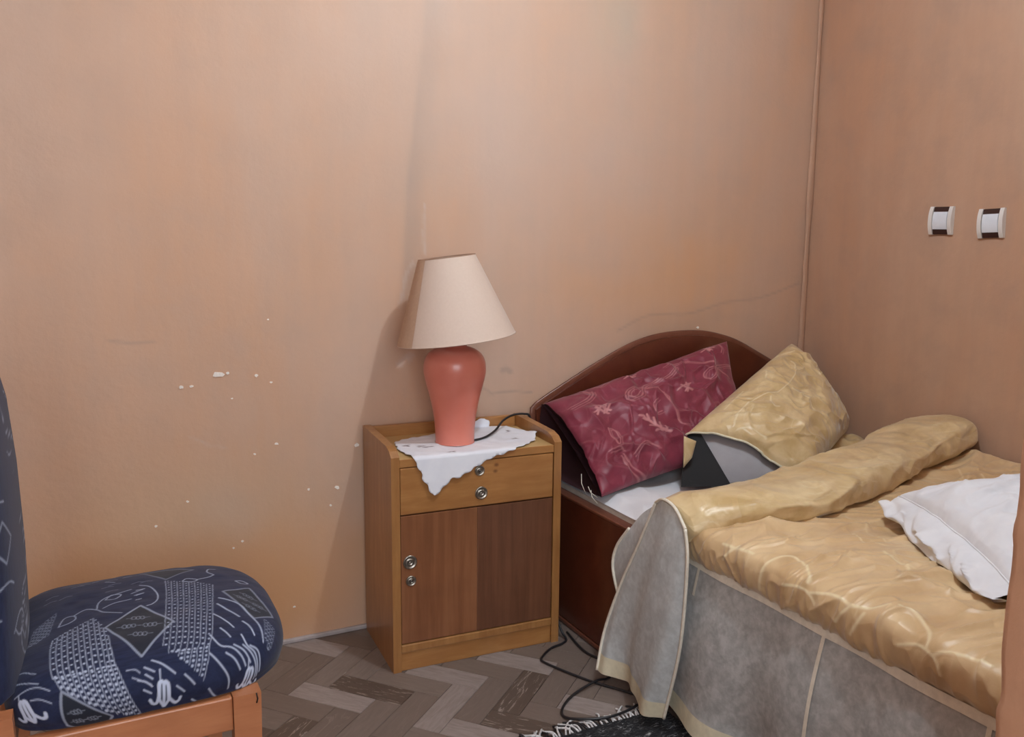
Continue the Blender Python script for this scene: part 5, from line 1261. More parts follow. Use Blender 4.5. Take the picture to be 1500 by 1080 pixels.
def build_roll():
    #        x      yfront  yback   z0     ztop
    sec = [(-1.216, -.900, -.765, .490, .548), (-1.17, -.925, -.765, .498, .568), (-1.04, -.972, -.775, .508, .588), (-.90, -.975, -.765, .514, .592), (-.776, -.955, -.735, .518, .597),
           (-.58, -.905, -.685, .521, .600), (-.40, -.852, -.620, .525, .606), (-.22, -.800, -.560, .530, .620), (-.11, -.780, -.555, .536, .635), (-.045, -.770, -.58, .545, .642), (-.020, -.745, -.61, .560, .630)]
    s = catmull(sec, 18); n = len(s); k = 96
    th = np.linspace(0, 2 * np.pi, k, endpoint=False); ex = .62
    cx = np.sign(np.cos(th)) * np.abs(np.cos(th)) ** ex; cz = np.sign(np.sin(th)) * np.abs(np.sin(th)) ** (ex + .12)
    X = np.repeat(s[:, 0][:, None], k, 1)
    yc = (s[:, 1] + s[:, 2]) / 2; hw = (s[:, 2] - s[:, 1]) / 2; zc = (s[:, 3] + s[:, 4]) / 2; hh = (s[:, 4] - s[:, 3]) / 2
    Y = yc[:, None] + hw[:, None] * cx[None]; Z = zc[:, None] + hh[:, None] * cz[None]
    Z -= hh[:, None] * .30 * np.maximum(cx[None], 0) * (cz[None] > 0) * cz[None]          # top face falls away to the back
    L = X * 1.0; A = th[None] / (2 * np.pi) * .55 + 0 * X
    d = .006 * fbm(L * 4, A * 7, 3, 2) + .0075 * np.clip(creases(L * 6 + A * 5, A * 12 - L * 2, 5), -.3, 1) + .003 * np.clip(creases(L * 13, A * 16 + L * 5, 15), 0, 1) ** 2 + .0015 * np.clip(creases(L * 22 + A * 9, A * 24, 35), -.2, 1)
    end = sstep(-.01, -.07, X)
    d = d * end
    Y += cx[None] * d * .8; Z += cz[None] * d
    c = Canvas(-1.35, .1, -.05, .65, .0022)
    for q in range(30):
        x, a = RNG.uniform(-1.2, -.05), RNG.uniform(.12, .52); r = RNG.uniform(.018, .04); a0 = RNG.uniform(0, 6.28)
        c.line([(x + r * math.cos(a0 + i * .8), a + r * .8 * math.sin(a0 + i * .8)) for i in range(6)], .0038, .6)
    for q in range(20):
        x, a = RNG.uniform(-1.2, -.1), RNG.uniform(.1, .5); c.line([(x, a), (x + .05, a + .03), (x + .12, a + .02), (x + .17, a + .05)], .0035, .5)
    th_ = c.read(L, A)
    P = np.stack([X, Y, Z], -1)
    P = np.concatenate([P[:1].mean(1, keepdims=True).repeat(k, 1), P, P[-1:].mean(1, keepdims=True).repeat(k, 1)], 0); th_ = np.concatenate([th_[:1], th_, th_[-1:]], 0)
    sp('rolled_fold', grid_mesh('rolled_fold', P, dict(thread=th_), wrap_v=True), M['gold'])
    # a loose corner of the same cloth sticking out behind the roll by the wall
    xs, ys = np.meshgrid(np.linspace(0, 1, 30), np.linspace(0, 1, 24), indexing='ij')
    P = np.stack([-.33 + .25 * xs + .03 * ys, -.56 + .22 * ys + .06 * xs, .468 + .055 * np.sin(np.pi * .8 * xs) * (.4 + .6 * ys) + .012 * vn(xs * 5, ys * 4, 3)], -1)
    sp('loose_corner', grid_mesh('loose_corner', P, dict(thread=xs * 0)), M['gold'])
build_roll()

# ------------------------------------------------------------------ pillows
def quad_sheet(TL, TR, BR, BL, nu, nv, bulge, wr, seed, inset=.03, u0=0.0, thread=None, open_u0=0.0, pw=.42):
    TL, TR, BR, BL = (np.array(p, float) for p in (TL, TR, BR, BL))
    u, v = np.meshgrid(np.linspace(0, 1, nu), np.linspace(0, 1, nv), indexing='ij')
    # concave edges between the corners
    uu = u + inset * (1 - 2 * u) * (4 * v * (1 - v)) * 1.0; vv = v + inset * (1 - 2 * v) * (4 * u * (1 - u))
    a, b = uu[..., None], vv[..., None]
    P = (1 - a) * (1 - b) * BL + a * (1 - b) * BR + a * b * TR + (1 - a) * b * TL
    n = np.cross(TR - BL, TL - BR); n /= np.linalg.norm(n)
    fu = 1 - (1 - u) ** 2 * (1 - open_u0); fu = np.where(u < .5, open_u0 + (1 - open_u0) * np.clip(4 * u * (1 - u), 0, 1) ** pw, np.clip(4 * u * (1 - u), 0, 1) ** pw)
    s = fu * np.clip(4 * v * (1 - v), 0, 1) ** pw
    su, sv = np.linalg.norm(TR - TL), np.linalg.norm(TL - BL); x, y = u * su, v * sv
    d = bulge * s + wr * (fbm(x * 9, y * 9, seed, 3) * .5 + np.clip(creases(x * 9 + y * 4, y * 10 - x * 3, seed + 5), -.2, 1) + .5 * np.clip(creases(x * 19 - y * 6, y * 17 + x * 8, seed + 8), -.2, 1)) * np.clip(s * 1.6, .12, 1)
    th = np.zeros_like(u) if thread is None else thread.read(u, v)
    d = d + .0010 * th
    return P + n * d[..., None], th, n
def pillow(name, root, q, nu, nv, front, back, wr, seed, mat, thread=None, closed=True, mat_back=None, **kw):
    P, th, n = quad_sheet(*q, nu, nv, front, wr, seed, thread=thread, **kw)
    link(name, grid_mesh(name, P, dict(thread=th)), mat, root)
    if back is not None:
        Pb, _, _ = quad_sheet(*q, nu, nv, -back, wr * .4, seed + 3, **kw)
        Pb[0], Pb[-1], Pb[:, 0], Pb[:, -1] = P[0] - n * .0012, P[-1] - n * .0012, P[:, 0] - n * .0012, P[:, -1] - n * .0012
        if not closed:   # the open end stays open
            B2, _, _ = quad_sheet(*q, nu, nv, -back, 0, seed + 3, **kw); Pb[0] = B2[0]
        link(name + '_back', grid_mesh(name + '_back', Pb, dict(thread=th * 0), flip=True), mat_back or mat, root)

# maroon pillow propped against the headboard
mp = tag(empty('maroon_pillow'), 'maroon quilted pillow with embroidered sprigs leaning on the arched headboard', 'pillow')
c = Canvas(-.1, 1.1, -.1, 1.1, .0028)
for l in MAROON_CURLS:
    c.line(l, .0062, .8); c.line([(x + .010, y - .020) for x, y in l], .0055, .6)
for l in MAROON_SPRIGS: c.line(l, .013, 1.0)
for k in range(60):
    x, y = RNG.uniform(0, 1, 2); c.line([(x, y), (x + RNG.uniform(-.05, .05), y + RNG.uniform(-.09, .09)), (x + RNG.uniform(-.09, .09), y + RNG.uniform(-.12, .12))], .004, .14)
MQ = ((-1.150, -.070, .655), (-.440, -.085, .822), (-.515, -.30, .505), (-1.150, -.415, .452))
pillow('pillow_case', mp, MQ, 260, 180, .075, .03, .013, 2, M['maroon'], c, closed=False, mat_back=M['maroon_back'], inset=.02, open_u0=.35)
MP, _, _ = quad_sheet(*MQ, 260, 180, .075, .013, 2, inset=.02, open_u0=.35)
fe = resample(MP[0], 50); bk = resample(catmull([(-1.138, -.395, .446), (-1.141, -.25, .437), (-1.143, -.12, .440), (-1.146, -.055, .50), (-1.148, -.045, .60), (-1.149, -.055, .655)], 8), 50)
tt = np.linspace(0, 1, 16)[None, :, None]; LP = fe[:, None] * (1 - tt) + bk[:, None] * tt
LP[..., 0] += .05 * np.sin(np.pi * tt[..., 0]) * np.sin(np.pi * np.linspace(0, 1, 50))[:, None]; LP[..., 2] = np.maximum(LP[..., 2], .437)
link('case_lining', grid_mesh('case_lining', LP), M['maroon_back'], mp)
# frayed threads at the open end
for x, y, z, dx, dz in ((-1.165, -.33, .50, .012, -.05), (-1.16, -.36, .47, .03, -.03), (-1.163, -.38, .465, .02, -.035)):
    tube('loose_thread', [(x, y, z), (x + dx * .4 - .01, y - .01, z + dz * .5), (x + dx - .01, y - .02, z + dz)], .0012, M['cream_tape'], mp, 5)

# gold pillow with the open end of its case showing the filling
gp = tag(empty('gold_pillow'), 'gold quilted pillow in the corner, open case end showing dark inside', 'pillow')
c = Canvas(-.2, 1.2, -.2, 1.2, .003)
for l in GOLD_VINES: c.line(l, .011, .75)
for k in range(12):
    x, y = RNG.uniform(.05, .9, 2); c.line([(x, y), (x + .05, y + .04), (x + .09, y + RNG.uniform(-.08, .1))], .006, .35)
GT, GR, GB, GL = (-.165, -.105, .800), (-.045, -.275, .505), (-.565, -.605, .490), (-.80, -.335, .578)
GQ = (GL, GT, GR, GB)
P, th, gn = quad_sheet(*GQ, 240, 200, .115, .011, 6, inset=.0, pw=.36, thread=c, open_u0=.42)
u, v = np.meshgrid(np.linspace(0, 1, 240), np.linspace(0, 1, 200), indexing='ij')
P[..., 2] -= .030 * np.exp(-((u) / .10) ** 2) * np.exp(-((v - .22) / .28) ** 2)
link('pillow_case', grid_mesh('pillow_case', P, dict(thread=th)), M['gold'], gp)
front_edge = P[0].copy()
tube('case_edge_hem', front_edge, .0035, M['gold_trim'], gp, 6)
# backing: from the far edges down to the bed and out to the open end
Pb, _, _ = quad_sheet(*GQ, 240, 200, -.06, 0, 9, inset=.015, open_u0=.6); Pb[:, 0] = P[:, 0]; Pb[:, -1] = P[:, -1]; Pb[-1] = P[-1]
lo = np.array([(-.885, -.455, .462), (-.60, -.60, .462)])
w = np.exp(-(u / .22) ** 2)[..., None]
Pb[..., 2] = np.maximum(Pb[..., 2], .462)
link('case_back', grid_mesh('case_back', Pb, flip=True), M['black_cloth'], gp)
# dark inner flap hanging in the opening, the pale filling behind it, and a hanging corner of the case
fe = resample(front_edge[::-1], 60)                       # from the upper left corner along the open edge
b = np.linspace(0, 1, 20)[None, :, None]
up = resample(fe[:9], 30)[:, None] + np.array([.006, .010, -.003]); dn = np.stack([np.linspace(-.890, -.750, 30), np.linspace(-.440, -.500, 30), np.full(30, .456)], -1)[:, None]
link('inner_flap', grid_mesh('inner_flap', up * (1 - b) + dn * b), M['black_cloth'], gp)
up = fe[3:][:, None] + np.array([.022, .028, -.004]); k_ = up.shape[0]
dn = np.stack([np.linspace(-.80, -.545, k_), np.linspace(-.430, -.585, k_), np.full(k_, .458)], -1)[:, None]
FP = up * (1 - b) + dn * b; FP += np.array([-.012, -.018, 0]) * (np.sin(np.pi * b) * .8)
link('filling', grid_mesh('filling', FP), M['inner'], gp)
CASE_CORNER = ((-.868, -.415, .602), (-.830, -.425, .585), (-.838, -.418, .535), (-.863, -.412, .505))
bm = bmesh.new(); q0 = [bm.verts.new(p) for p in CASE_CORNER]; bm.faces.new(q0)
bmesh.ops.subdivide_edges(bm, edges=bm.edges, cuts=4, use_grid_fill=True); bmesh.ops.solidify(bm, geom=bm.faces[:], thickness=.003)
link('case_corner', bm_mesh('case_corner', bm, True), M['gold'], gp)
# white pillow lying on the bedspread by the wall end
wp = tag(empty('white_pillow'), 'white cotton pillow lying on the gold bedspread beside the wall end', 'pillow')
e0, e1 = np.array((-.735, -1.055, .556)), np.array((-1.005, -1.525, .552)); ax = np.array((.87, -.48, 0))
WQ = (e0, e0 + ax * .58 + np.array((0, 0, .02)), e1 + ax * .58 + np.array((0, 0, .01)), e1)
WQ = tuple(np.array(p) + ax * (.004 if i in (0, 3) else 0) + np.array((0, 0, .022 if i in (0, 3) else .035)) for i, p in enumerate(WQ))
P, th, n = quad_sheet(*WQ, 120, 120, -.085, .0, 4, inset=.02, open_u0=.18)
sgn = 1 if n[2] > 0 else -1
P, th, n = quad_sheet(*WQ, 140, 140, .085 * sgn, .008 * sgn, 4, inset=.02, open_u0=.18)
uu, vv = np.meshgrid(np.linspace(0, 1, 140), np.linspace(0, 1, 140), indexing='ij')
P[..., 2] += .010 * np.clip(creases(vv * 8 + .4 * vn(uu * 3, vv * 3), uu * 1.4, 3), 0, 1) * sstep(0, .2, uu)
link('pillow_case', grid_mesh('pillow_case', P, flip=sgn < 0), M['white'], wp)
Pb, _, _ = quad_sheet(*WQ, 140, 140, -.05 * sgn, 0, 5, inset=.02, open_u0=.6); Pb[:, 0] = P[:, 0]; Pb[:, -1] = P[:, -1]; Pb[-1] = P[-1]
Pb[..., 2] = np.maximum(Pb[..., 2], .541); link('case_underside', grid_mesh('case_underside', Pb), M['white'], wp)
top = P[0]; s = np.linspace(0, 1, len(top))[:, None]; t = np.linspace(0, 1, 22)[None, :, None]
low = np.array(e1) * (1 - s) + np.array(e0) * s
low = low + (-ax * .030 + np.array((0, 0, -.006))) * np.sin(np.pi * s) + (-ax * .012)
low[:, 2] = .543 + .006 * vn(s[:, 0] * 9, 2.0); low[-8:] += (np.array((-.004, .006, .014)) * np.linspace(0, 1, 8)[:, None] ** 1.5); low[:8] += (np.array((-.01, -.02, .02)) * np.linspace(1, 0, 8)[:, None] ** 1.5)
H = top[:, None] * (1 - t) + low[:, None] * t
S2, T2 = np.meshgrid(s[:, 0], t[0, :, 0], indexing='ij')
H -= ax * (.018 * np.sin(np.pi * T2) * (1 + 1.0 * vn(S2 * 10 + T2 * 2, T2 * 2.2, 6)) + .010 * np.clip(creases(S2 * 9 + T2, T2 * 2.5 - S2 * 3, 7), 0, 1) * np.sin(np.pi * T2))[..., None]
H[..., 2] += .006 * vn(S2 * 18, T2 * 3, 9) * np.sin(np.pi * T2)
link('case_hem', grid_mesh('case_hem', H), M['white'], wp)
tube('hem_seam', top + np.array((0, 0, .0)), .0022, M['white'], wp, 6)

# ------------------------------------------------------------------ nightstand
NX, NY, NA = -1.734, -.3063, -.0537
ns = tag(empty('nightstand', (NX, NY, 0), NA), 'small varnished pine nightstand with drawer and dark veneer door', 'nightstand')
w_, d_, t_ = .500, .292, .023
side = [(0, 0), (d_, 0), (d_, .631), (.05, .626), (.018, .618), (0, .604)]
prism('side_panel', side, 'x', 0, t_, M['pine'], ns, .0025)
prism('side_panel', side, 'x', w_ - t_, w_, M['pine'], ns, .0025)
box('back_rail', (t_ + .0005, w_ - t_ - .0005, d_ - .018, d_ - .001, .10, .629), M['pine_front'], ns, .003)
box('top_board', (t_ + .0005, w_ - t_ - .0005, .006, d_ - .0185, .576, .596), M['pine_top'], ns, .002)
box('top_edge', (t_ + .0005, w_ - t_ - .0005, .001, .0058, .575, .5965), M['pine_front'], ns, .0015)
dr = box('drawer', (t_ + .002, w_ - t_ - .002, .002, .26, .444, .573), M['pine_front'], ns, .003)
def rosette(name, x, z, r, par, keyhole=False):
    pr = [(0, .0), (r, 0), (r, .0018), (r * .93, .0035), (r * .82, .0035), (r * .76, .0016), (r * .5, .0014), (r * .46, .003), (r * .34, .0036), (r * .30, .0022), (r * .12, .0024), (0, .004)]
    o = lathe(name, pr, M['metal'], par, 28); o.location = (x, .002, z); o.rotation_euler = (math.radians(90), 0, 0)
    if keyhole:
        k = lathe('keyhole', [(0, .0030), (r * .26, .0030), (r * .26, .0046), (0, .0046)], M['metal_dark'], par, 16); k.location = (x, .002, z); k.rotation_euler = (math.radians(90), 0, 0)
    return o
rosette('keyhole_plate', .250, .545, .0145, dr, True); rosette('knob', .255, .481, .0185, dr)
do = empty('door', (0, 0, 0)); do.parent = ns
box('door_panel', (t_ + .002, .2445, .003, .020, .079, .441), M['veneer'], do, .0015)
box('door_panel', (.2447, w_ - t_ - .002, .003, .020, .079, .441), M['veneer2'], do, .0015)
rosette('knob', .050, .311, .0195, do).location.y = .003; rosette('keyhole_plate', .052, .258, .0145, do, True)
box('bottom_rail', (t_ + .0005, w_ - t_ - .0005, .000, .022, .054, .0765), M['pine'], ns, .003)
box('kick_board', (t_ + .0005, w_ - t_ - .0005, .005, .020, .0, .0535), M['pine_front'], ns, .002)
box('carcass_floor', (t_ + .0005, w_ - t_ - .0005, .0225, d_ - .0185, .056, .072), M['pine'], ns, 0)
NM = Matrix.Translation((NX, NY, 0)) @ Matrix.Rotation(NA, 4, 'Z')
def NP(a, b, z): return NM @ Vector((a, b, z))

# cloth on the nightstand, one corner hanging over the front
def build_doily():
    out = [(.067, .190), (.090, .200), (.117, .212), (.160, .226), (.209, .240), (.255, .262), (.30, .283), (.345, .293), (.372, .298), (.385, .288), (.388, .268), (.402, .262), (.425, .262), (.437, .235), (.455, .205), (.468, .170), (.470, .135), (.472, .105), (.455, .085), (.448, .062), (.425, .045), (.395, .016), (.365, .004), (.335, -.006), (.31, -.012), (.285, -.017), (.262, -.027), (.236, -.040), (.212, -.052), (.19, -.062), (.168, -.064), (.145, -.085), (.128, -.098), (.116, -.108), (.106, -.094), (.096, -.074), (.084, -.055), (.080, -.034), (.068, -.018), (.062, .004), (.056, .03), (.050, .06), (.048, .098), (.054, .13), (.058, .165)]
    b = resample(np.array(out + out[:1]), 260)[:-1]
    sc = .0022 * np.sin(np.arange(len(b)) * .9)       # scalloped edge
    T = np.roll(b, -1, 0) - np.roll(b, 1, 0); N = np.stack([T[:, 1], -T[:, 0]], -1); N /= np.linalg.norm(N, axis=1)[:, None]
    b = b + N * sc[:, None]
    gx, gy = np.meshgrid(np.arange(.03, .49, .006), np.arange(-.12, .31, .006), indexing='ij')
    k = in_poly(gx, gy, b); 
    pts = [Vector(p) for p in b] + [Vector((x, y)) for x, y in zip(gx[k], gy[k])]
    r = delaunay_2d_cdt(pts, [], [list(range(len(b)))], 1, 1e-6)
    v2 = np.array([tuple(p) for p in r[0]]); tri = [f for f in r[2] if len(f) == 3]
    x, y = v2[:, 0], v2[:, 1]; z = np.full(len(x), .5985); Y = y.copy()
    bend = .0035
    over = y < .001; Y[over] = -.0035 - .004 * np.abs(np.sin(x[over] * 40)) * np.clip(-y[over] * 15, 0, 1); z[over] = .5985 + (y[over] - .001)
    up = y > .268; Y[up] = .268; z[up] = .5985 + (y[up] - .268)
    mid = ~over & ~up; z[mid] += .0016 * (1 + vn(x[mid] * 45, y[mid] * 45, 3)) + .003 * np.clip(creases(x[mid] * 9, y[mid] * 11, 4), 0, 1) ** 3
    curl = np.exp(-(((x - .470) / .018) ** 2 + ((y - .11) / .03) ** 2)); z += .012 * curl
    c = Canvas(-.02, .52, -.15, .33, .0015)
    for px, py in ((.125, .108), (.130, .093), (.075, .125), (.42, .19), (.40, .10), (.18, .02)):
        for q in range(4): c.line([(px, py), (px + RNG.uniform(-.018, .018), py + RNG.uniform(-.010, .010))], .0045, 1.0, False)
    th = c.read(x, y)
    V = np.array([tuple(NP(a, b_, c_)) for a, b_, c_ in zip(x, Y, z)])
    me = raw_mesh('doily', V, tri); at = me.attributes.new('thread', 'FLOAT', 'POINT'); at.data.foreach_set('value', th.astype(np.float32))
    o = link('embroidered_cloth', me, M['doily']); sm = o.modifiers.new('thickness', 'SOLIDIFY'); sm.thickness = .0008; sm.offset = 1
    tag(o, 'white scalloped cloth under the lamp with a corner hanging over the drawer', 'cloth')
build_doily()

# ------------------------------------------------------------------ table lamp
lp = NP(.222, .122, .6015)
lamp = tag(empty('table_lamp', lp), 'coral ceramic table lamp with tilted beige cone shade on the nightstand', 'lamp')
vase = [(0, .0), (.052, .0), (.0545, .003), (.055, .010), (.056, .035), (.059, .07), (.065, .105), (.073, .14), (.081, .17), (.0865, .195), (.0875, .215), (.0845, .235), (.075, .252), (.060, .264), (.045, .270), (.036, .274), (.032, .280), (.032, .292), (.034, .296), (.034, .302), (.0, .303)]
lathe('base', catmull(vase, 4), M['ceramic'], lamp, 72)
lathe('socket', [(0, .303), (.014, .303), (.014, .345), (.018, .350), (.018, .39), (0, .392)], M['metal_dark'], lamp, 20)
lathe('bulb', [(0, .392), (.013, .395), (.016, .41), (.026, .43), (.030, .452), (.025, .474), (.012, .486), (0, .488)], M['switch_white'], lamp, 24)
sh = empty('shade', (.004, -.004, .405)); sh.parent = lamp
tilt = Matrix.Rotation(math.radians(6.8), 4, Vector((-.45, -.88, 0)))      # leaning over to the left
sh.matrix_local = Matrix.Translation((-.008, .002, .408)) @ tilt
rb, rt, hs = .165, .079, .226; z0 = -.113
lathe('shade_cone', [(rb - .0018, z0), (rb, z0), (rb - .0004, z0 + .001), (rb - .0014, z0 + .004)] + [(rb + (rt - rb) * q, z0 + hs * q) for q in (.1, .3, .5, .7, .9)] + [(rt + .0012, z0 + hs - .004), (rt + .0003, z0 + hs - .001), (rt, z0 + hs), (rt - .0018, z0 + hs), (rt - .0016, z0 + hs - .002), (rt, z0 + hs - .006)] + [(rb + (rt - rb) * q - .002, z0 + hs * q) for q in (.9, .5, .1)] + [(rb - .003, z0 + .003), (rb - .0018, z0)], M['shade'], sh, 96)
for nm, r, z in (('rim_tape', rb - .0005, z0), ('rim_tape', rt - .0008, z0 + hs)):
    t = np.linspace(0, 2 * np.pi, 97); o = tube(nm, np.stack([r * np.cos(t), r * np.sin(t), np.full(97, z)], -1), .0018, M['shade'] if z < 0 else M['shade_rim'], sh, 6)
# overlap seam down the side
aa = np.radians(np.array([150, 201])) ; A, Zs = np.meshgrid(np.linspace(aa[0], aa[1], 16), np.linspace(0, 1, 12), indexing='ij')
rad = rb + (rt - rb) * Zs + .0012; link('overlap_seam', grid_mesh('overlap_seam', np.stack([rad * np.cos(A), rad * np.sin(A), z0 + hs * Zs], -1)), M['shade_seam'], sh)
bm = bmesh.new()
link('carrier_ring', tube_mesh('carrier_ring', [(.02 * math.cos(t), .02 * math.sin(t), z0 + hs - .03) for t in np.linspace(0, 6.2832, 25)], .0016, 6), M['metal_dark'], sh)
for k in range(3):
    t = k * 2.094 + .4; tube('carrier_arm', [(.02 * math.cos(t), .02 * math.sin(t), z0 + hs - .03), (.06 * math.cos(t), .06 * math.sin(t), z0 + hs - .02), (rt * math.cos(t), rt * math.sin(t), z0 + hs - .006)], .0015, M['metal_dark'], sh, 6)
tube('stem_rod', [(0, 0, -.02), (0, 0, z0 + hs - .03)], .003, M['metal_dark'], sh, 8)
cord = [NP(.272, .105, .6045), NP(.30, .115, .605), NP(.33, .135, .607), NP(.37, .175, .612), NP(.41, .215, .628), NP(.45, .238, .637), NP(.49, .240, .638), NP(.510, .238, .625), NP(.514, .230, .55), NP(.513, .19, .35), NP(.514, .12, .15), NP(.52, .03, .03), Vector((-1.212, -.34, .006)), Vector((-1.235, -.358, .0045)), Vector((-1.281, -.371, .0045)), Vector((-1.325, -.403, .0045)), Vector((-1.338, -.43, .0045)), Vector((-1.308, -.509, .0045)), Vector((-1.27, -.588, .0045)), Vector((-1.225, -.657, .0045)), Vector((-1.20, -.70, .0045))]
o = tube('power_cord', catmull([tuple(p) for p in cord], 8), .0034, M['cord'], lamp, 8); o.matrix_parent_inverse = Matrix.Translation(-lp)
ec = [(-1.185, -.30, .004), (-1.199, -.385, .0045), (-1.200, -.442, .0045), (-1.185, -.50, .0045), (-1.195, -.56, .0045), (-1.228, -.589, .006), (-1.269, -.595, .011), (-1.352, -.619, .0045), (-1.41, -.663, .0045), (-1.426, -.698, .0045), (-1.405, -.735, .012), (-1.342, -.766, .017), (-1.266, -.758, .017), (-1.18, -.72, .014)]
o = tube('extension_cord', catmull(ec, 8), .0034, M['cord'], None, 8)
tag(o, 'black cord looping on the floor in front of the rug fringe', 'cord')

# ------------------------------------------------------------------ chair
ch = tag(empty('upholstered_chair', (-2.36, -.70, 0)), 'navy patterned upholstered chair with orange wooden frame', 'chair')
def cp(o): o.parent = ch; o.matrix_parent_inverse = Matrix.Translation((2.36, .70, 0)); return o
def build_seat():
    xb, xf, yn, yf = -2.60, -2.120, -.945, -.455
    n = 470
    a, b = np.meshgrid(np.linspace(-1, 1, n), np.linspace(-1, 1, n), indexing='ij')
    r = np.maximum(np.abs(a), np.abs(b)); rs = np.where(r < 1e-6, 1, r)
    dx, dy = a / rs, b / rs
    # outline: straight sides, back a little narrower, deep rounded front corners
    th = np.arctan2(dy, dx); ct, st = np.cos(th), np.sin(th)
    e = np.where(ct > 0, 2.9, 6.0); k = (np.abs(ct) ** e + np.abs(st) ** e) ** (-1 / e)
    cx, cy = (xb + xf) / 2, (yn + yf) / 2; hx, hy = (xf - xb) / 2, (yf - yn) / 2
    OX, OY = hx * k * ct, hy * k * st * (1 - .06 * (1 - (k * ct + 1) / 2))
    # profile over the radius: crown, shoulder, side, underside
    pt = catmull([(0, .012), (.3, .012), (.6, .008), (.8, -.002), (.91, -.014), (.975, -.034), (1.0, -.058), (.985, -.080), (.93, -.094), (.6, -.097), (0, -.097)], 20)
    dl = np.r_[0, np.cumsum(np.hypot(np.diff(pt[:, 0]) * .24, np.diff(pt[:, 1])))]; q = r * dl[-1] * .80
    pr = np.interp(q, dl, pt[:, 0]); pz = np.interp(q, dl, pt[:, 1])
    X = cx + OX * pr; Y = cy + OY * pr; Z = .475 + pz
    un = np.where(dl[:, None] * 0 == 0, dl[:, None], 0)[:, 0] / .24
    pu = np.interp(q, dl, np.minimum(un, 1.45)) ; PX = cx + OX * pu; PY = cy + OY * pu       # unrolled pattern place
    Z += .0015 * fbm(X * 20, Y * 20, 3, 2)
    c = Canvas(-2.75, -1.95, -1.15, -.3, .0011)
    for w, br, l in SEAT_STROKES: c.line(l, w, br, len(l) > 2)
    for k_ in range(16):
        x, y = RNG.uniform(-2.58, -2.36), RNG.uniform(-.62, -.5); c.line([(x, y), (x + .012, y + .006), (x + .022, y + .004)], .0016, .3)
    th_ = c.read(PX, PY); pn = np.zeros_like(th_)
    for D in SEAT_DIAMONDS: pn[in_poly(PX, PY, D)] = 1
    me = grid_mesh('seat', np.stack([X, Y, Z], -1), dict(thread=th_, panel=pn))
    cp(link('seat', me, M['navy']))
build_seat()
def build_backrest():
    n, m = 170, 260; a, b = np.meshgrid(np.linspace(0, 2 * np.pi, n, endpoint=False), np.linspace(0, 1, m), indexing='ij')
    z = .435 + .60 * b
    hw = .205 * np.where(b > .86, np.sqrt(np.clip(1 - ((b - .86) / .14) ** 2, 0, 1)) * .55 + .45, 1) * np.where(b > .995, .9, 1)
    ht = .028 * np.clip((1 - b) / .03, 0, 1) ** .5 * np.clip(b / .02 + .3, 0, 1)
    ca, sa = np.cos(a), np.sin(a); ex = .45
    X = ht * np.sign(ca) * np.abs(ca) ** .8; Y = hw * np.sign(sa) * np.abs(sa) ** ex
    front = np.interp(b, [0, .1, .3, .55, .75, .85, 1.0], [-2.572, -2.571, -2.569, -2.572, -2.580, -2.592, -2.63])
    X = front - .028 + X + .010 * (1 - (Y / .205) ** 2) * (ca > 0); Y = -.70 + Y
    c = Canvas(-.95, -.45, .40, 1.06, .0016)
    for k in range(34):
        y, zz = RNG.uniform(-.92, -.48), RNG.uniform(.45, 1.0); t = RNG.uniform(0, 6.28)
        c.line([(y + .02 * i * math.cos(t + i * .25), zz + .02 * i * math.sin(t + i * .25)) for i in range(5)], .003, .55)
    for k in range(8):
        y, zz = RNG.uniform(-.9, -.5), RNG.uniform(.48, .98); r = .035
        c.line([(y - r, zz), (y, zz + r), (y + r, zz), (y, zz - r), (y - r, zz)], .004, .4, False)
    th = c.read(Y, z) * (ca > -.2)
    P = np.stack([X, Y, z], -1); cap = P.mean(0, keepdims=True); P[:, -1] = cap[:, -1] * .999 + P[:, -1] * .001; P[:, 0] = cap[:, 0]
    P[:, -2, 2] -= .0005
    cp(link('backrest', grid_mesh('backrest', P, dict(thread=th, panel=th * 0), wrap_u=True, flip=True), M['navy']))
build_backrest()
W = M['chairwood']
for y in (-.925, -.475):
    s = -1 if y < -.7 else 1
    cp(box('apron_rail', (-2.575, -2.2455, y - .012, y + .012, .318, .381), W, None, .003))
    cp(prism('leg', [(-2.245, .383), (-2.197, .383), (-2.2, .2), (-2.212, .0), (-2.238, .0), (-2.245, .2)], 'y', y - .018, y + .018, W, None, .003))
    cp(prism('leg', [(-2.625, .43), (-2.58, .43), (-2.577, .3), (-2.60, .0), (-2.632, .0), (-2.620, .3)], 'y', y - .016, y + .016, W, None, .003))
cp(box('apron_rail', (-2.222, -2.20, -.906, -.494, .318, .381), W, None, .003))
cp(box('apron_rail', (-2.61, -2.585, -.908, -.492, .318, .381), W, None, .003))
cp(tube('loose_thread', [(-2.206, -.946, .384), (-2.204, -.9455, .372), (-2.206, -.945, .365)], .0015, M['cord'], None, 5))

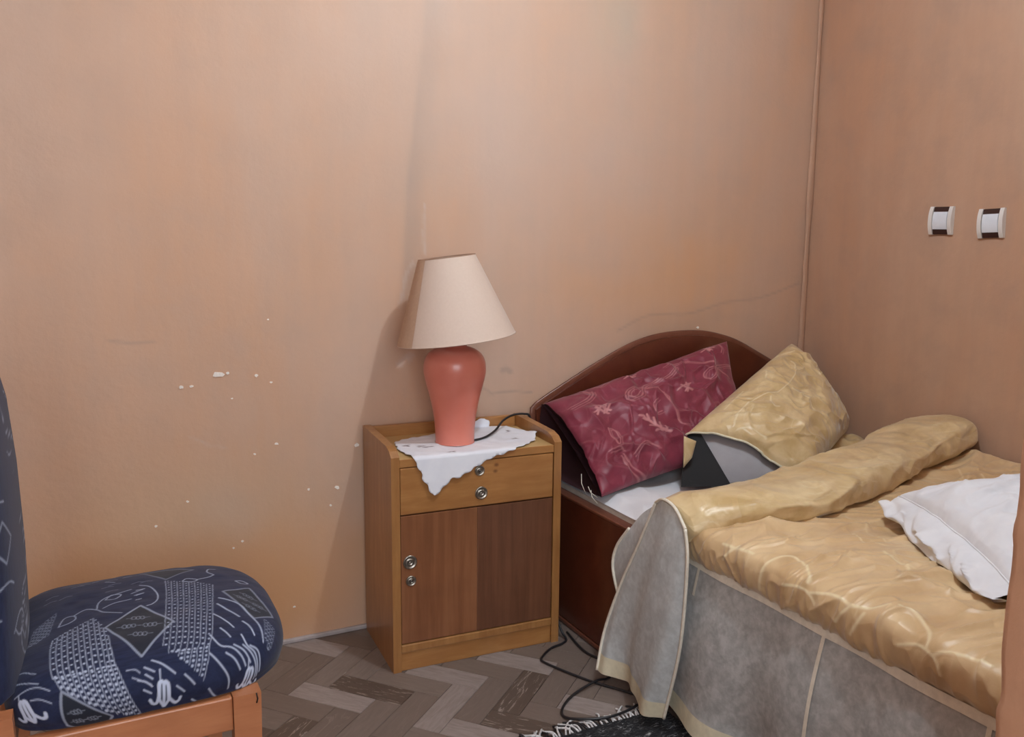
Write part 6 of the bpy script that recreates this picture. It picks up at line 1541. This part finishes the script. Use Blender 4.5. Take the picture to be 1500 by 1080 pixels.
# ------------------------------------------------------------------ switches on the right wall
def switch(y, z, rz, label):
    root = tag(empty('light_switch', (0, y, z)), label, 'switch', 'rocker switches on the right wall'); root.rotation_euler = (rz, 0, 0)
    def arc(w0, w1, h, depth, sag, mat, name):
        p = [(-.0, -h), (-depth + sag, -h)] + [(-depth + sag * abs(t) ** 2.2, h * t) for t in np.linspace(-.92, .92, 15)] + [(-depth + sag, h), (0, h)]
        return prism(name, p, 'y', w0, w1, mat, root, .0012)
    arc(-.0405, -.0275, .0435, .017, .009, M['switch_white'], 'side_cheek')
    arc(.0275, .0405, .0435, .017, .009, M['switch_white'], 'side_cheek')
    arc(-.0273, .0273, .0425, .011, .005, M['switch_brown'], 'inner_frame')
    r = arc(-.0250, .0245, .0270, .0165, .004, M['rocker'], 'rocker')
    return root
switch(-.5535, 1.2375, .0, 'white rocker switch with brown frame, nearer the wall corner')
switch(-.723, 1.229, -.04, 'white rocker switch with brown frame, slightly crooked, farther from the wall corner')

# ------------------------------------------------------------------ rug
rug = tag(empty('woven_rug', (-1.35, -1.5, 0)), 'black and white woven rug with pale fringe beside the bed', 'rug')
def build_rug():
    xs = np.linspace(-1.72, -1.178, 120); ys = np.linspace(-2.25, -.772, 300); X, Y = np.meshgrid(xs, ys, indexing='ij')
    Z = .0085 + .0016 * np.sin(Y * 420) * np.sign(np.sin(X * 260)) + .0015 * fbm(X * 30, Y * 30, 2, 2)
    Z[0], Z[-1], Z[:, 0], Z[:, -1] = .001, .001, .001, .001
    o = link('weave', grid_mesh('weave', np.stack([X, Y + .02 * (X + 1.35) * -1.0 * sstep(-1.2, -.77, Y), Z], -1)), M['rug'], rug); o.matrix_parent_inverse = Matrix.Translation((1.35, 1.5, 0))
    for i in range(66):
        x = -1.72 + .54 * i / 65 + random.uniform(-.002, .002); y0 = -.775 - .02 * (x + 1.35); a = random.uniform(-.9, .9); L = random.uniform(.026, .056)
        p = [(x, y0, .006), (x + a * L * .25, y0 + L * .4, .010), (x + a * L * .8 + random.uniform(-.006, .006), y0 + L * .8, .006), (x + a * L * 1.1, y0 + L, .0035)]
        o = tube('fringe_strand', catmull(p, 3), (.0027), M['fringe'] if random.random() < .75 else M['cord'], rug, 5); o.matrix_parent_inverse = Matrix.Translation((1.35, 1.5, 0))
build_rug()
